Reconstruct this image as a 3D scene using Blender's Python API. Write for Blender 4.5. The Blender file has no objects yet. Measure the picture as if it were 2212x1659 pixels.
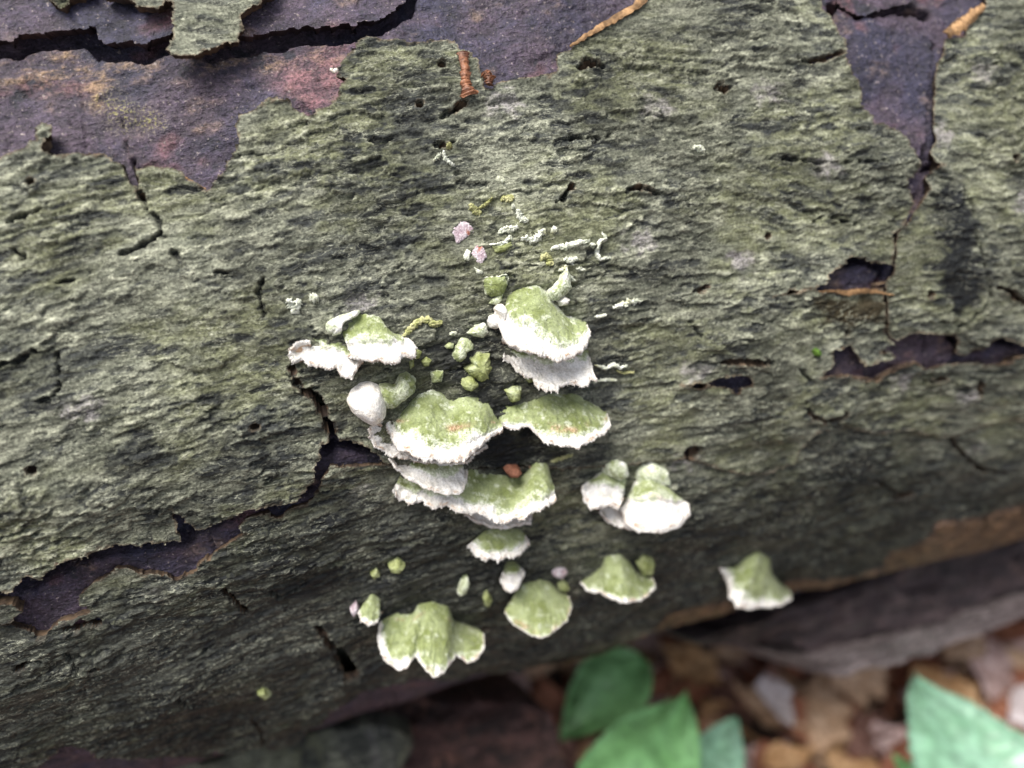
import bpy, math, random
import numpy as np
from mathutils import Vector

rng = np.random.default_rng(11)
random.seed(11)
sc = bpy.context.scene
COL = sc.collection
RAD = math.radians

# ------------------------------------------------------------------ camera, world, sun, exposure
CAM = np.array([0.0, 0.0, 0.425])
PITCH = RAD(40.0)
cam_data = bpy.data.cameras.new('camera')
cam = bpy.data.objects.new('camera', cam_data)
COL.objects.link(cam)
cam.location = CAM
cam.rotation_euler = (math.pi / 2 - PITCH, 0, 0)
cam_data.sensor_width = 36.0
cam_data.lens = 27.2
cam_data.clip_start = 0.01
cam_data.clip_end = 200.0
cam_data.dof.use_dof = True
cam_data.dof.focus_distance = 0.199
cam_data.dof.aperture_fstop = 5.0
cam_data.dof.aperture_blades = 0
sc.camera = cam

SUN_ELEV, SUN_ROT = RAD(72), RAD(250)          # rotation clockwise from +Y seen from above
world = bpy.data.worlds.new('World')
sc.world = world
world.use_nodes = True
wn = world.node_tree.nodes
wl = world.node_tree.links
wn.clear()
sky = wn.new('ShaderNodeTexSky')
sky.sky_type = 'NISHITA'
sky.sun_disc = False
sky.sun_elevation = SUN_ELEV
sky.sun_rotation = SUN_ROT
sky.dust_density = 4.0
sky.ozone_density = 1.0
bg = wn.new('ShaderNodeBackground')
bg.inputs['Strength'].default_value = 0.05
wo = wn.new('ShaderNodeOutputWorld')
hs = wn.new('ShaderNodeHueSaturation')          # a clouded sky: greyer than the clear one
hs.inputs['Saturation'].default_value = 0.38
wl.new(sky.outputs[0], hs.inputs['Color'])
wl.new(hs.outputs[0], bg.inputs[0])
wl.new(bg.outputs[0], wo.inputs[0])

sun_data = bpy.data.lights.new('sun', 'SUN')
sun_data.energy = 1.5
sun_data.angle = RAD(36)
sun_data.color = (1.0, 0.95, 0.87)
sun = bpy.data.objects.new('sun', sun_data)
COL.objects.link(sun)
sd = Vector((math.sin(SUN_ROT) * math.cos(SUN_ELEV), math.cos(SUN_ROT) * math.cos(SUN_ELEV), math.sin(SUN_ELEV)))
sun.rotation_euler = sd.to_track_quat('Z', 'Y').to_euler()
sun.location = sd * 5

sc.view_settings.view_transform = 'Standard'
sc.view_settings.look = 'None'
sc.view_settings.gamma = 1.0
sc.view_settings.use_curve_mapping = False
sc.view_settings.exposure = 1.86

# ------------------------------------------------------------------ numeric helpers
def smooth(a, b, x):
    t = np.clip((x - a) / (b - a), 0, 1)
    return t * t * (3 - 2 * t)

def _hash(ix, iy, seed):
    n = (ix.astype(np.int64) * 374761393 + iy.astype(np.int64) * 668265263 + seed * 2147483647 + 1013) & 0x7fffffff
    n = ((n ^ (n >> 13)) * 1274126177) & 0x7fffffff
    n = ((n ^ (n >> 16)) * 1911520717) & 0x7fffffff
    return ((n ^ (n >> 15)) & 0xffffff) / float(0x1000000)

def perlin(x, y, seed=0):
    x = np.asarray(x, float); y = np.asarray(y, float)
    ix = np.floor(x); iy = np.floor(y)
    fx = x - ix; fy = y - iy
    u = fx * fx * fx * (fx * (fx * 6 - 15) + 10)
    v = fy * fy * fy * (fy * (fy * 6 - 15) + 10)
    def g(dx, dy):
        a = _hash(ix + dx, iy + dy, seed) * 2 * math.pi
        return np.cos(a) * (fx - dx) + np.sin(a) * (fy - dy)
    a = g(0, 0); b = g(1, 0); c = g(0, 1); d = g(1, 1)
    return 1.5 * ((a * (1 - u) + b * u) * (1 - v) + (c * (1 - u) + d * u) * v)

def fbm(x, y, octs=4, seed=0, gain=0.5):
    t = 0; amp = 1; f = 1; n = 0
    for k in range(octs):
        t = t + amp * perlin(x * f + 17.3 * k, y * f - 9.1 * k, seed + k)
        n += amp; amp *= gain; f *= 2.03
    return t / n

def worley(x, y, seed=0):
    """distance to nearest and second nearest feature, id value and offset of the nearest one"""
    ix = np.floor(x); iy = np.floor(y)
    d1 = np.full(x.shape, 9.0); d2 = np.full(x.shape, 9.0)
    idv = np.zeros(x.shape); ox = np.zeros(x.shape); oy = np.zeros(x.shape)
    for dx in (-1, 0, 1):
        for dy in (-1, 0, 1):
            cx = ix + dx; cy = iy + dy
            px = cx + _hash(cx, cy, seed); py = cy + _hash(cx, cy, seed + 71)
            ddx = x - px; ddy = y - py
            d = np.sqrt(ddx * ddx + ddy * ddy)
            near = d < d1
            d2 = np.where(near, d1, np.minimum(d2, d))
            idv = np.where(near, _hash(cx, cy, seed + 133), idv)
            ox = np.where(near, ddx, ox); oy = np.where(near, ddy, oy)
            d1 = np.where(near, d, d1)
    return d1, d2, idv, ox, oy

# ------------------------------------------------------------------ the log's own coordinates
FPX = 27.2 / 36.0 * 2212.0
cp, sp = math.cos(PITCH), math.sin(PITCH)
FWD = np.array([0, cp, -sp]); UPC = np.array([0, sp, cp]); RGT = np.array([1.0, 0, 0])
YAW = RAD(16.75)
A = np.array([math.cos(YAW), math.sin(YAW), 0.0])       # along the log
H = np.array([-math.sin(YAW), math.cos(YAW), 0.0])      # level, away from the camera
Z = np.array([0, 0, 1.0])
R = 0.200
DIST = 0.400
O = CAM + H * DIST * math.cos(RAD(32)) - Z * DIST * math.sin(RAD(32))
O = O  # axis point nearest to the camera

def ray(p):
    p = np.asarray(p, float)
    x = (p[..., 0] - 1106.0) / FPX
    y = -(p[..., 1] - 829.5) / FPX
    return x[..., None] * RGT + y[..., None] * UPC + FWD

def macro(s, th):
    t = th * R
    return 0.0035 * perlin(s * 9 + 3.1, t * 11 + 0.4, 301) + 0.0021 * perlin(s * 26, t * 34, 302) + .0006 * perlin(s * 55, t * 90, 303)

def P(s, th, r):
    s = np.asarray(s, float); th = np.asarray(th, float)
    return O + s[..., None] * A + (r * np.cos(th))[..., None] * (-H) + (r * np.sin(th))[..., None] * Z

def st_of(p):
    d = p - O
    s = d @ A
    a = -(d @ H); b = d @ Z
    return s, np.arctan2(b, a), np.sqrt(a * a + b * b)

def hit(p, off=0.0):
    """where the sight line of a photo point meets the log; returns s, theta, point"""
    d = ray(p)
    dh = d @ H; dz = d[..., 2]
    rel = CAM - O
    ch = rel @ H; cz = rel[2]
    rad = np.full(dh.shape, R + off)
    for _ in range(5):
        qa = dh * dh + dz * dz
        qb = ch * dh + cz * dz
        qc = ch * ch + cz * cz - rad * rad
        disc = np.maximum(qb * qb - qa * qc, 0)
        k = (-qb - np.sqrt(disc)) / qa
        pt = CAM + k[..., None] * d
        s, th, _r = st_of(pt)
        rad = R + off + macro(s, th)
    return s, th, pt

# photo crops the outlines were measured in -> 2212 wide photo coordinates
def crop(ox, oy, w):
    sc_ = w / 2212.0 * 0.5486
    def f(*pts):
        return [(ox * 0.5486 + x * sc_, oy * 0.5486 + y * sc_) for x, y in pts]
    return f
K1 = crop(0, 0, 1400); K2 = crop(1300, 0, 1400); K3 = crop(2632, 0, 1400)
K4 = crop(0, 980, 1400); K5 = crop(1100, 1080, 900); K6 = crop(1700, 980, 800)
K7 = crop(2632, 980, 1400); K8 = crop(0, 1974, 1400); K9 = crop(1300, 1974, 1400)
K10 = crop(2632, 1974, 1400); K11 = crop(1300, 1420, 1200); K12 = crop(1700, 700, 800)
def U(*pts): return list(pts)

def to_st(pts):
    s, th, _ = hit(np.array(pts, float))
    return np.stack([s, th * R], -1)

def resample(pts, n):
    pts = np.asarray(pts, float)
    L = np.concatenate([[0], np.cumsum(np.linalg.norm(np.diff(pts, axis=0), axis=1))])
    q = np.linspace(0, L[-1], n)
    return np.stack([np.interp(q, L, pts[:, k]) for k in range(pts.shape[1])], -1)

# ------------------------------------------------------------------ distance fields in (s, t)
S0, S1 = -0.255, 0.345
T0, T1 = R * RAD(-50), R * RAD(66)
CS = 0.0009
gs = np.arange(S0 - 0.01, S1 + 0.01, CS); gt = np.arange(T0 - 0.01, T1 + 0.01, CS)
GS, GT = np.meshgrid(gs, gt, indexing='ij')

def seg_dist(poly, closed):
    d = np.full(GS.shape, 9.0); w = np.zeros(GS.shape)
    n = len(poly); m = n if closed else n - 1
    for k in range(m):
        a = poly[k]; b = poly[(k + 1) % n]
        ab = b - a; L = max(ab @ ab, 1e-12)
        q = np.clip(((GS - a[0]) * ab[0] + (GT - a[1]) * ab[1]) / L, 0, 1)
        dd = np.hypot(GS - a[0] - q * ab[0], GT - a[1] - q * ab[1])
        near = dd < d
        d = np.where(near, dd, d); w = np.where(near, (k + q) / max(m, 1), w)
    return d, w

def inside(poly):
    ins = np.zeros(GS.shape, bool)
    n = len(poly)
    for k in range(n):
        x0, y0 = poly[k]; x1, y1 = poly[(k + 1) % n]
        if y0 == y1: continue
        c = ((y0 > GT) != (y1 > GT)) & (GS < (x1 - x0) * (GT - y0) / (y1 - y0) + x0)
        ins ^= c
    return ins

def sdf(poly):
    d, _ = seg_dist(poly, True)
    return np.where(inside(poly), d, -d)

def crack(pts, w0, w1, wm=None):
    """distance outside a crack that runs along pts with half widths w0 .. w1"""
    poly = to_st(pts)
    d, w = seg_dist(poly, False)
    half = w0 + (w1 - w0) * w
    if wm is not None: half = half + (wm - 0.5 * (w0 + w1)) * np.sin(np.pi * w)
    return d - half

CRACKS = {'A': [], 'B': []}
def apply_cracks(which, s, t, f, h, at):
    """cuts cracks, tears and beetle holes into a fine plate grid, exactly"""
    at.setdefault('black', np.zeros(s.shape))
    at['black'] = np.array(np.broadcast_to(at['black'], s.shape))
    for pts, w0, w1, wm in CRACKS[which]:
        poly = resample(to_st(pts), 5 * len(pts)) if len(pts) > 2 else to_st(pts)
        lo = poly.min(0) - .004; hi = poly.max(0) + .004
        ii = np.where((s[:, 0] > lo[0]) & (s[:, 0] < hi[0]))[0]; jj = np.where((t[0] > lo[1]) & (t[0] < hi[1]))[0]
        if len(ii) < 2 or len(jj) < 2: continue
        sl_ = np.s_[ii[0]:ii[-1] + 1, jj[0]:jj[-1] + 1]
        S_, T_ = s[sl_], t[sl_]
        jx = .0008 * perlin(S_ * 420, T_ * 420, 161) + .0004 * perlin(S_ * 1400, T_ * 1400, 162)
        d = np.full(S_.shape, 9.); w = np.zeros(S_.shape); m = len(poly) - 1
        for k in range(m):
            a = poly[k]; b = poly[k + 1]; ab = b - a; L = max(ab @ ab, 1e-14)
            q = np.clip(((S_ - a[0]) * ab[0] + (T_ - a[1]) * ab[1]) / L, 0, 1)
            dd = np.hypot(S_ - a[0] - q * ab[0], T_ - a[1] - q * ab[1])
            n_ = dd < d; d = np.where(n_, dd, d); w = np.where(n_, (k + q) / m, w)
        half = w0 + (w1 - w0) * w
        if wm is not None: half = half + (wm - .5 * (w0 + w1)) * np.sin(np.pi * w)
        d = d + jx * (.3 if len(pts) == 2 and w0 == w1 else 1)
        e = d - half
        g = 1 - smooth(-.0001, .00022, e)
        h[sl_] -= .0017 * g
        h[sl_] += .0003 * np.exp(-np.maximum(e - .0005, 0) / .0008) * (e > .0003)
        at['black'][sl_] = np.maximum(at['black'][sl_], .9 * g)
        f[sl_] = np.minimum(f[sl_], np.where(half > .00042, e, 1.))

def samp(F, s, t):
    x = np.clip((s - gs[0]) / CS, 0, len(gs) - 1.001); y = np.clip((t - gt[0]) / CS, 0, len(gt) - 1.001)
    i = x.astype(int); j = y.astype(int); fx = x - i; fy = y - j
    return (F[i, j] * (1 - fx) + F[i + 1, j] * fx) * (1 - fy) + (F[i, j + 1] * (1 - fx) + F[i + 1, j + 1] * fx) * fy

# ------------------------------------------------------------------ outlines traced on the bark
top_edge = (K1((-1700, 1010), (0, 1000), (100, 970), (200, 930), (240, 880), (210, 830), (270, 770), (330, 800), (330, 860),
               (280, 920), (290, 965), (400, 985), (460, 970), (620, 965), (660, 960), (700, 1005), (760, 1020), (815, 1065),
               (880, 1070), (940, 1045), (1080, 1055), (1160, 1110), (1240, 1160), (1300, 1185), (1340, 1140), (1400, 1080),
               (1410, 1030), (1450, 970), (1490, 880), (1470, 800), (1490, 740), (1600, 690), (1660, 650), (1750, 630),
               (1790, 640), (1840, 690), (1930, 745), (1980, 700), (2050, 680), (2100, 620), (2110, 540), (2160, 505))
            + K2((50, 490), (45, 440), (100, 370), (160, 300), (230, 240), (330, 255), (420, 250), (480, 280), (600, 270),
                 (700, 270), (770, 275), (800, 330), (870, 350), (930, 410), (950, 470), (950, 540), (985, 560), (1040, 515),
                 (1150, 505), (1200, 480), (1260, 490), (1360, 485), (1400, 455), (1395, 400), (1410, 350), (1480, 320),
                 (1500, 290), (1560, 240), (1700, 170), (1850, 70), (1950, 0), (2050, -160), (2060, -900))
            + K3((860, -900), (900, -150), (930, 0), (950, 50), (1000, 100), (1020, 160), (1060, 230), (1090, 280), (1090, 335),
                 (1080, 380), (1110, 440), (1160, 500), (1190, 570), (1180, 660), (1240, 710), (1270, 770), (1340, 785),
                 (1440, 830), (1500, 910), (1530, 960), (1530, 1060), (1500, 1110), (1460, 1130), (1480, 1200), (1500, 1270)))
pocket1 = K7((640, 290), (720, 265), (800, 255), (880, 245), (960, 210), (980, 150), (1080, 110), (1120, 55), (1220, 50),
             (1240, 80), (1350, 95), (1395, 100), (1395, 150), (1340, 200), (1330, 250), (1100, 268), (1000, 264), (900, 266), (800, 266))
p2_top = K7((1010, 650), (1000, 620), (1070, 610), (1120, 600), (1150, 630), (1180, 690), (1210, 710), (1300, 695), (1380, 680),
            (1390, 620), (1390, 570), (1420, 560), (1500, 530), (1560, 520), (1700, 530), (1780, 530), (1800, 580), (1785, 640),
            (1830, 665), (1870, 640), (1900, 620), (1950, 630), (1960, 590), (1980, 560), (2050, 545), (2130, 570), (2212, 600), (2900, 600))
p2_bot = K7((2900, 660), (2212, 640), (2120, 670), (2090, 710), (1760, 715), (1720, 710), (1600, 740), (1550, 720), (1530, 700), (1480, 710),
            (1400, 740), (1300, 790), (1275, 815), (1200, 800), (1080, 785), (1000, 785), (930, 805), (950, 780), (990, 740), (1010, 690))
pocket2 = p2_top + p2_bot
pocket3 = K7((70, 840), (130, 830), (240, 820), (330, 790), (420, 785), (470, 800), (530, 820), (520, 850), (450, 870),
             (420, 900), (390, 870), (330, 850), (250, 850), (180, 850))
lip = (U((835, 998), (1000, 1010), (1120, 1004), (1230, 1010), (1480, 990)) +
       K7((350, 1370), (480, 1390), (620, 1385), (700, 1345), (760, 1330), (800, 1250), (900, 1130), (1000, 1110), (1100, 1105),
          (1200, 1120), (1300, 1140), (1400, 1135), (1500, 1120), (1600, 1150), (1700, 1160), (1850, 1140), (1950, 1100),
          (2000, 1080), (2212, 1060), (3000, 1040)))
gapA = (K8((-1700, 560), (0, 520), (80, 525), (150, 480), (180, 440), (260, 460), (290, 430), (350, 400), (345, 360), (430, 340), (520, 330),
           (590, 290), (680, 265), (860, 260), (960, 255), (1050, 240), (1120, 230), (1120, 180), (1090, 90), (1072, 30), (1100, 60),
           (1160, 120), (1240, 160), (1280, 170), (1330, 140), (1420, 100), (1500, 60), (1560, 30))
        + K4((1700, 1585), (1850, 1555), (1900, 1500), (1950, 1430), (1960, 1340), (2000, 1290), (1990, 1240), (2020, 1200),
             (2075, 1188), (2140, 1180), (2250, 1200)))
gapB = K8((1900, 30), (1800, 60), (1740, 110), (1660, 75), (1580, 90), (1510, 130), (1480, 180), (1540, 210), (1420, 270), (1300, 350), (1230, 400), (1200, 450),
          (1090, 500), (1050, 470), (960, 455), (850, 460), (830, 430), (720, 430), (640, 480), (560, 520), (480, 600), (500, 650),
          (560, 700), (480, 720), (400, 750), (330, 760), (290, 820), (240, 870), (200, 820), (60, 770), (0, 760), (-1700, 780))
plateA = top_edge + K3((1450, 1400), (1385, 1450), (1385, 1640)) + K7((1370, 110), (1330, 250), (1330, 450), (1350, 540), (1385, 575)) \
    + U((1900, 760)) + K7((2212, 620), (3000, 620)) + lip[::-1] + gapA[::-1]
plateB = gapB[::-1] + K4((1960, 1540), (2000, 1450), (2050, 1350), (2212, 1350)) + U((838, 1004)) + [(x, y + 3) for x, y in lip[1:]] \
    + K10((2900, -150), (2150, 30), (2000, 90), (1700, 130), (1600, 240), (1380, 330), (1330, 420), (1100, 480), (830, 480), (700, 520), (300, 640), (0, 700)) \
    + K9((1900, 900), (1500, 1030), (1300, 1090), (800, 1110), (560, 1110), (350, 1160), (200, 1190), (100, 1250), (0, 1300)) \
    + K8((2050, 1300), (2000, 1370), (1900, 1440), (1760, 1520), (1640, 1530), (1500, 1540), (1330, 1560), (1280, 1600), (1100, 1590),
         (850, 1600), (700, 1610), (600, 1580), (500, 1540), (370, 1550), (280, 1620), (200, 1680), (0, 1760), (-1700, 1900))
plateD = K3((1750, -900), (1950, -200), (1960, 40), (1850, 180), (1830, 235), (1720, 240), (1700, 330), (1660, 400), (1640, 480), (1640, 600), (1640, 700), (1630, 800), (1650, 880),
            (1610, 960), (1630, 1020), (1700, 1030), (1620, 1060), (1580, 1100), (1590, 1180), (1540, 1270), (1470, 1400), (1400, 1455), (1400, 1640)) \
    + K7((1395, 100), (1398, 150), (1342, 200), (1345, 300), (1342, 450), (1362, 540), (1392, 572)) + p2_top[11:] + K3((3300, 2400), (3300, -900))
flakeF1 = K1((290, -300), (300, 0), (330, 60), (410, 80), (440, 70), (480, 30), (600, 0), (620, -300))
flakeF2 = K1((640, -300), (660, 30), (760, 45), (860, 60), (870, 95), (930, 105), (1010, 105), (1050, 80), (1090, 80), (1100, 150), (1090, 290), (1060, 340),
             (1075, 380), (1120, 410), (1230, 385), (1330, 370), (1400, 330), (1490, 310), (1520, 230), (1515, 150), (1600, 90), (1720, 30), (1690, -300))
flakeS = K8((-400, 620), (0, 622), (80, 630), (160, 650), (130, 690), (100, 712), (50, 745), (0, 740), (-400, 760))
slab_edge = K1((-1700, 290), (0, 240), (60, 245), (140, 190), (370, 182), (500, 170), (575, 165), (600, 230), (650, 262), (760, 250), (900, 272), (930, 255), (960, 230), (1090, 190),
               (1300, 260), (1510, 225), (1600, 208), (1740, 180), (1900, 150), (1960, 170), (2050, 150)) + K2((0, 165), (110, 130), (140, 155), (190, 130), (270, 125), (330, 95), (400, 55), (470, 20), (490, -60), (700, -700))
slabG = slab_edge + K1((-1700, -900))
slabJ = K3((960, -900), (1060, 20), (1110, 60), (1180, 95), (1250, 90), (1330, 60), (1450, 30), (1540, -10), (1560, -900))
slabK = K3((1000, 150), (1060, 40), (1130, 70), (1180, 110), (1300, 100), (1400, 85), (1520, 80), (1600, 120), (1640, 200), (1650, 330), (1640, 480), (1635, 640), (1610, 720), (1620, 860),
           (1580, 930), (1590, 1050), (1570, 1180), (1500, 1230), (1200, 900), (900, 500), (900, 200))

DARK_TRENCH = [  # deep black gaps in the under layer
    (slab_edge, 0.0022, 0.002, 0.003),
    (K3((1060, 20), (1180, 80), (1330, 70), (1560, 30), (1660, 60)), 0.002, 0.001, 0.003),
    (K3((1670, 260), (1660, 380)), 0.0015, 0.001, None),
    (K3((1640, 800), (1605, 960), (1620, 1040), (1700, 1030)), 0.001, 0.0004, 0.0018),
    (K8((-300, 590), (0, 570), (150, 540), (360, 420), (640, 310), (860, 290), (1120, 260), (1130, 190), (1240, 200), (1420, 130)), 0.0032, 0.0016, 0.0036),
    (K4((1700, 1630), (1930, 1540)), 0.001, 0.0012, None),
    (K4((1830, 720), (1860, 850), (1990, 950), (2100, 1190)), 0.0006, 0.0012, None),
    (K4((2050, 1260), (2130, 1260), (2400, 1280)), 0.0018, 0.0006, None),
    (K7((640, 288), (870, 260)), 0.0004, 0.0006, None),
    (K7((1080, 120), (1230, 70), (1390, 110), (1340, 240)), 0.0006, 0.0006, 0.0010),
    (K1((760, 890), (800, 960), (850, 1060), (880, 1100)), -.0003, 0.0004, None),
    (K1((640, 545), (660, 600), (740, 715), (745, 800), (765, 890)), -.0004, -.0002, None),
    (K3((1290, 790), (1340, 800)), 0.0003, 0.0006, None),
    (K7((1790, 560), (1890, 660), (2000, 570), (2212, 610)), 0.0008, 0.0010, None),
]
print('fields')
D = {}
D['A'] = sdf(to_st(plateA)); D['B'] = sdf(to_st(plateB)); D['D'] = sdf(to_st(plateD))
D['F1'] = sdf(to_st(flakeF1)); D['F2'] = sdf(to_st(flakeF2)); D['S'] = sdf(to_st(flakeS))
D['G'] = sdf(to_st(slabG)); D['J'] = sdf(to_st(slabJ)); D['K'] = sdf(to_st(slabK))
for pk in (pocket1, pocket2, pocket3):
    q = sdf(to_st(pk))
    for k in 'AD': D[k] = np.minimum(D[k], -q)
# cuts that go through the bark (cracks, beetle holes, little torn openings)
cutsA = [
    (K3((1830, 1190), (1880, 1270), (1895, 1400), (1905, 1480), (1950, 1600)) + K7((1965, 130), (1985, 230), (2000, 300)), 0.0001, 0.0004),
    (K7((2000, 300), (1960, 370), (1880, 440), (1790, 490), (1770, 540)), 0.0004, 0.0003),
    (K7((2040, 245), (2100, 250), (2150, 300), (2212, 330)), 0.0004, 0.0008),
    (K1((0, 1420), (110, 1370), (260, 1310)), 0.0002, 0.0001),
    (K1((1000, 1450), (900, 1530), (740, 1590)), 0.0003, 0.0001),
    (K4((0, 720), (100, 700), (220, 640)), 0.0003, 0.0002),
    (K4((1640, 180), (1610, 260), (1640, 400)), 0.0001, 0.0003),
    (K3((900, 1380), (960, 1345), (1060, 1370), (1150, 1400)), 0.0001, 0.0002),
    (K3((700, 990), (900, 1010), (1100, 1015), (1350, 1010)), 0.0001, 0.0002),
    (K4((2090, 1230), (2050, 1100), (2000, 990), (1960, 910), (1880, 875), (1840, 820), (1822, 740), (1826, 690)), 0.0010, 0.0004, 0.0009),
    (K4((1900, 880), (1960, 860)), 0.0006, 0.0003),
    (K1((820, 1060), (850, 1150), (890, 1230), (915, 1300)), 0.0008, 0.0003),
    (K1((915, 1300), (980, 1360), (1010, 1450), (1050, 1540), (1110, 1610)) + K4((1060, 10), (1120, 80), (1150, 170)), 0.0003, 0.00015),
    (K2((690, 735), (770, 690), (830, 650)), 0.0002, 0.0008),
    (K2((1490, 865), (1570, 865), (1700, 870), (1790, 800)), 0.00012, 0.00022),
    (K2((1540, 432), (1580, 420), (1597, 385), (1612, 415), (1690, 425)), 0.0003, 0.0003, 0.0008),
    (K2((1840, 1195), (1890, 1168), (1950, 1180), (2040, 1208)), 0.0001, 0.0001, 0.0006),
    (K2((640, 912), (700, 905), (720, 915), (770, 880)), 0.0001, 0.0002, 0.0005),
    (K2((1400, 1255), (1440, 1240), (1470, 1195), (1500, 1170)), 0.0001, 0.0003),
    (K3((285, 550), (320, 530), (335, 570), (385, 540)), 0.0003, 0.0002, 0.0008),
    (K3((790, 375), (860, 395), (960, 380), (1060, 345)), 0.0003, 0.0007),
    (K7((150, 270), (230, 240)), 0.0002, 0.0007),
    (K7((130, 450), (165, 500), (200, 545)), 0.0002, 0.0003),
    (K7((300, 700), (450, 700), (650, 710)), 0.0003, 0.0003, 0.0009),
    (K7((1570, 830), (1700, 800), (1770, 775)), 0.0002, 0.0002, 0.0007),
    (K7((1905, 820), (1920, 890)), 0.0006, 0.0009),
    (K7((850, 960), (890, 1040), (960, 1060), (1080, 1035)), 0.0002, 0.0010),
    (K7((800, 740), (870, 810)), 0.0002, 0.0004),
    (K4((1340, 145), (1420, 150)), 0.00015, 0.00015, 0.0003),
    (K4((360, 215), (470, 195)), 0.00015, 0.00015, 0.0003),
    (K4((360, 640), (380, 860), (310, 950), (190, 945)), 0.00015, 0.0004),
    (K4((90, 20), (150, 50)), 0.0002, 0.0004),
    (K12((1420, 240), (1470, 150), (1520, 110)), 0.0002, 0.0005),
]
for hole, rr in ((K2((555, 658)), .00075), (K1((205, 1140)), .0007), (K3((2130, 990)), .0009), (K7((1610, 280)), .0010), (K4((1585, 1095)), .0008),
                 (K4((200, 1370)), .0009), (K7((140, 1260)), .0026), (K7((1095, 518)), .0007), (K3((610, 1470)), .0007), (K2((690, 415)), .0007)):
    c = (hole + [(hole[0][0] + 1, hole[0][1])], rr, rr)
    cutsA.append(c)
CRACKS['A'] = [(tuple(c) + (None,))[:4] for c in cutsA]
cutsB = [
    (K7((1400, 1000), (1480, 980), (1600, 1000)), 0.0001, 0.0002),
    (K7((950, 1440), (1150, 1420), (1300, 1450), (1420, 1520)), 0.0002, 0.0006),
    (K7((1750, 1180), (1850, 1300), (1950, 1380), (2080, 1400)), 0.0004, 0.0010),
    (K8((1180, 1000), (1260, 960), (1330, 900)), 0.0002, 0.0003),
    (K8((400, 950), (480, 1060), (620, 1040)), 0.0002, 0.0005),
    (K8((100, 1060), (180, 1010), (260, 1000)), 0.0005, 0.0003),
    (K8((1100, 1230), (1180, 1290), (1350, 1270)), 0.0004, 0.0002),
    (K8((1390, 560), (1450, 610), (1540, 710)), 0.0009, 0.0006),
    (K8((1680, 570), (1740, 610), (1900, 520)), 0.0002, 0.0003),
    (K8((1980, 790), (2060, 890), (2160, 990), (2212, 1080)) + K9((60, 960), (140, 1100)), 0.0008, 0.0022),
    (K8((420, 800), (520, 760), (600, 760)), 0.0010, 0.0008),
    (K8((160, 240), (250, 330)), 0.0003, 0.0003),
    (K8((1570, 1370), (1630, 1450), (1650, 1530)), 0.0005, 0.0007),
    (K7((1430, 1540), (1500, 1530)), 0.0018, 0.0016),
    (K9((960, 800), (1090, 790)), 0.0012, 0.0004),
]
CRACKS['B'] = [(tuple(c) + (None,))[:4] for c in cutsB]
TR = np.full(GS.shape, 1.0)
for pts, a_, b_, m_ in DARK_TRENCH: TR = np.minimum(TR, crack(pts, a_, b_, m_))

# ------------------------------------------------------------------ materials
def new_mat(name):
    m = bpy.data.materials.new(name); m.use_nodes = True
    nt = m.node_tree
    return m, nt, nt.nodes['Principled BSDF']

class NT:
    def __init__(s, nt): s.nt = nt
    def n(s, kind, **kw):
        o = s.nt.nodes.new(kind)
        for k, v in kw.items(): setattr(o, k, v)
        return o
    def link(s, a, b): s.nt.links.new(a, b)
    def attr(s, name):
        o = s.n('ShaderNodeAttribute'); o.attribute_name = name; return o
    def noise(s, vec, scale, detail=4, rough=.6, dist=0):
        o = s.n('ShaderNodeTexNoise'); o.inputs['Scale'].default_value = scale; o.inputs['Detail'].default_value = detail
        o.inputs['Roughness'].default_value = rough; o.inputs['Distortion'].default_value = dist
        s.link(vec, o.inputs['Vector']); return o.outputs['Fac']
    def ramp(s, fac, a, b, lo=0., hi=1.):
        o = s.n('ShaderNodeMapRange'); o.interpolation_type = 'SMOOTHSTEP'
        s.link(fac, o.inputs[0])
        for k, v in enumerate((a, b, lo, hi)): o.inputs[k + 1].default_value = v
        return o.outputs[0]
    def mix(s, fac, a, b, mode='MIX'):
        o = s.n('ShaderNodeMix'); o.data_type = 'RGBA'; o.blend_type = mode; o.clamp_factor = True
        for sock, v in ((o.inputs[0], fac), (o.inputs[6], a), (o.inputs[7], b)):
            if isinstance(v, (int, float)): sock.default_value = v
            elif isinstance(v, tuple): sock.default_value = (*v, 1.0)
            else: s.link(v, sock)
        return o.outputs[2]
    def math(s, op, a, b=None):
        o = s.n('ShaderNodeMath'); o.operation = op
        for k, v in enumerate((a, b)):
            if v is None: continue
            if isinstance(v, (int, float)): o.inputs[k].default_value = v
            else: s.link(v, o.inputs[k])
        return o.outputs[0]
    def bump(s, h, dist, strength=1.0, normal=None):
        o = s.n('ShaderNodeBump'); o.inputs['Distance'].default_value = dist; o.inputs['Strength'].default_value = strength
        s.link(h, o.inputs['Height'])
        if normal is not None: s.link(normal, o.inputs['Normal'])
        return o.outputs[0]
    def scaled(s, vec, sc3):
        o = s.n('ShaderNodeVectorMath'); o.operation = 'MULTIPLY'
        s.link(vec, o.inputs[0]); o.inputs[1].default_value = sc3
        return o.outputs[0]

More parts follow.
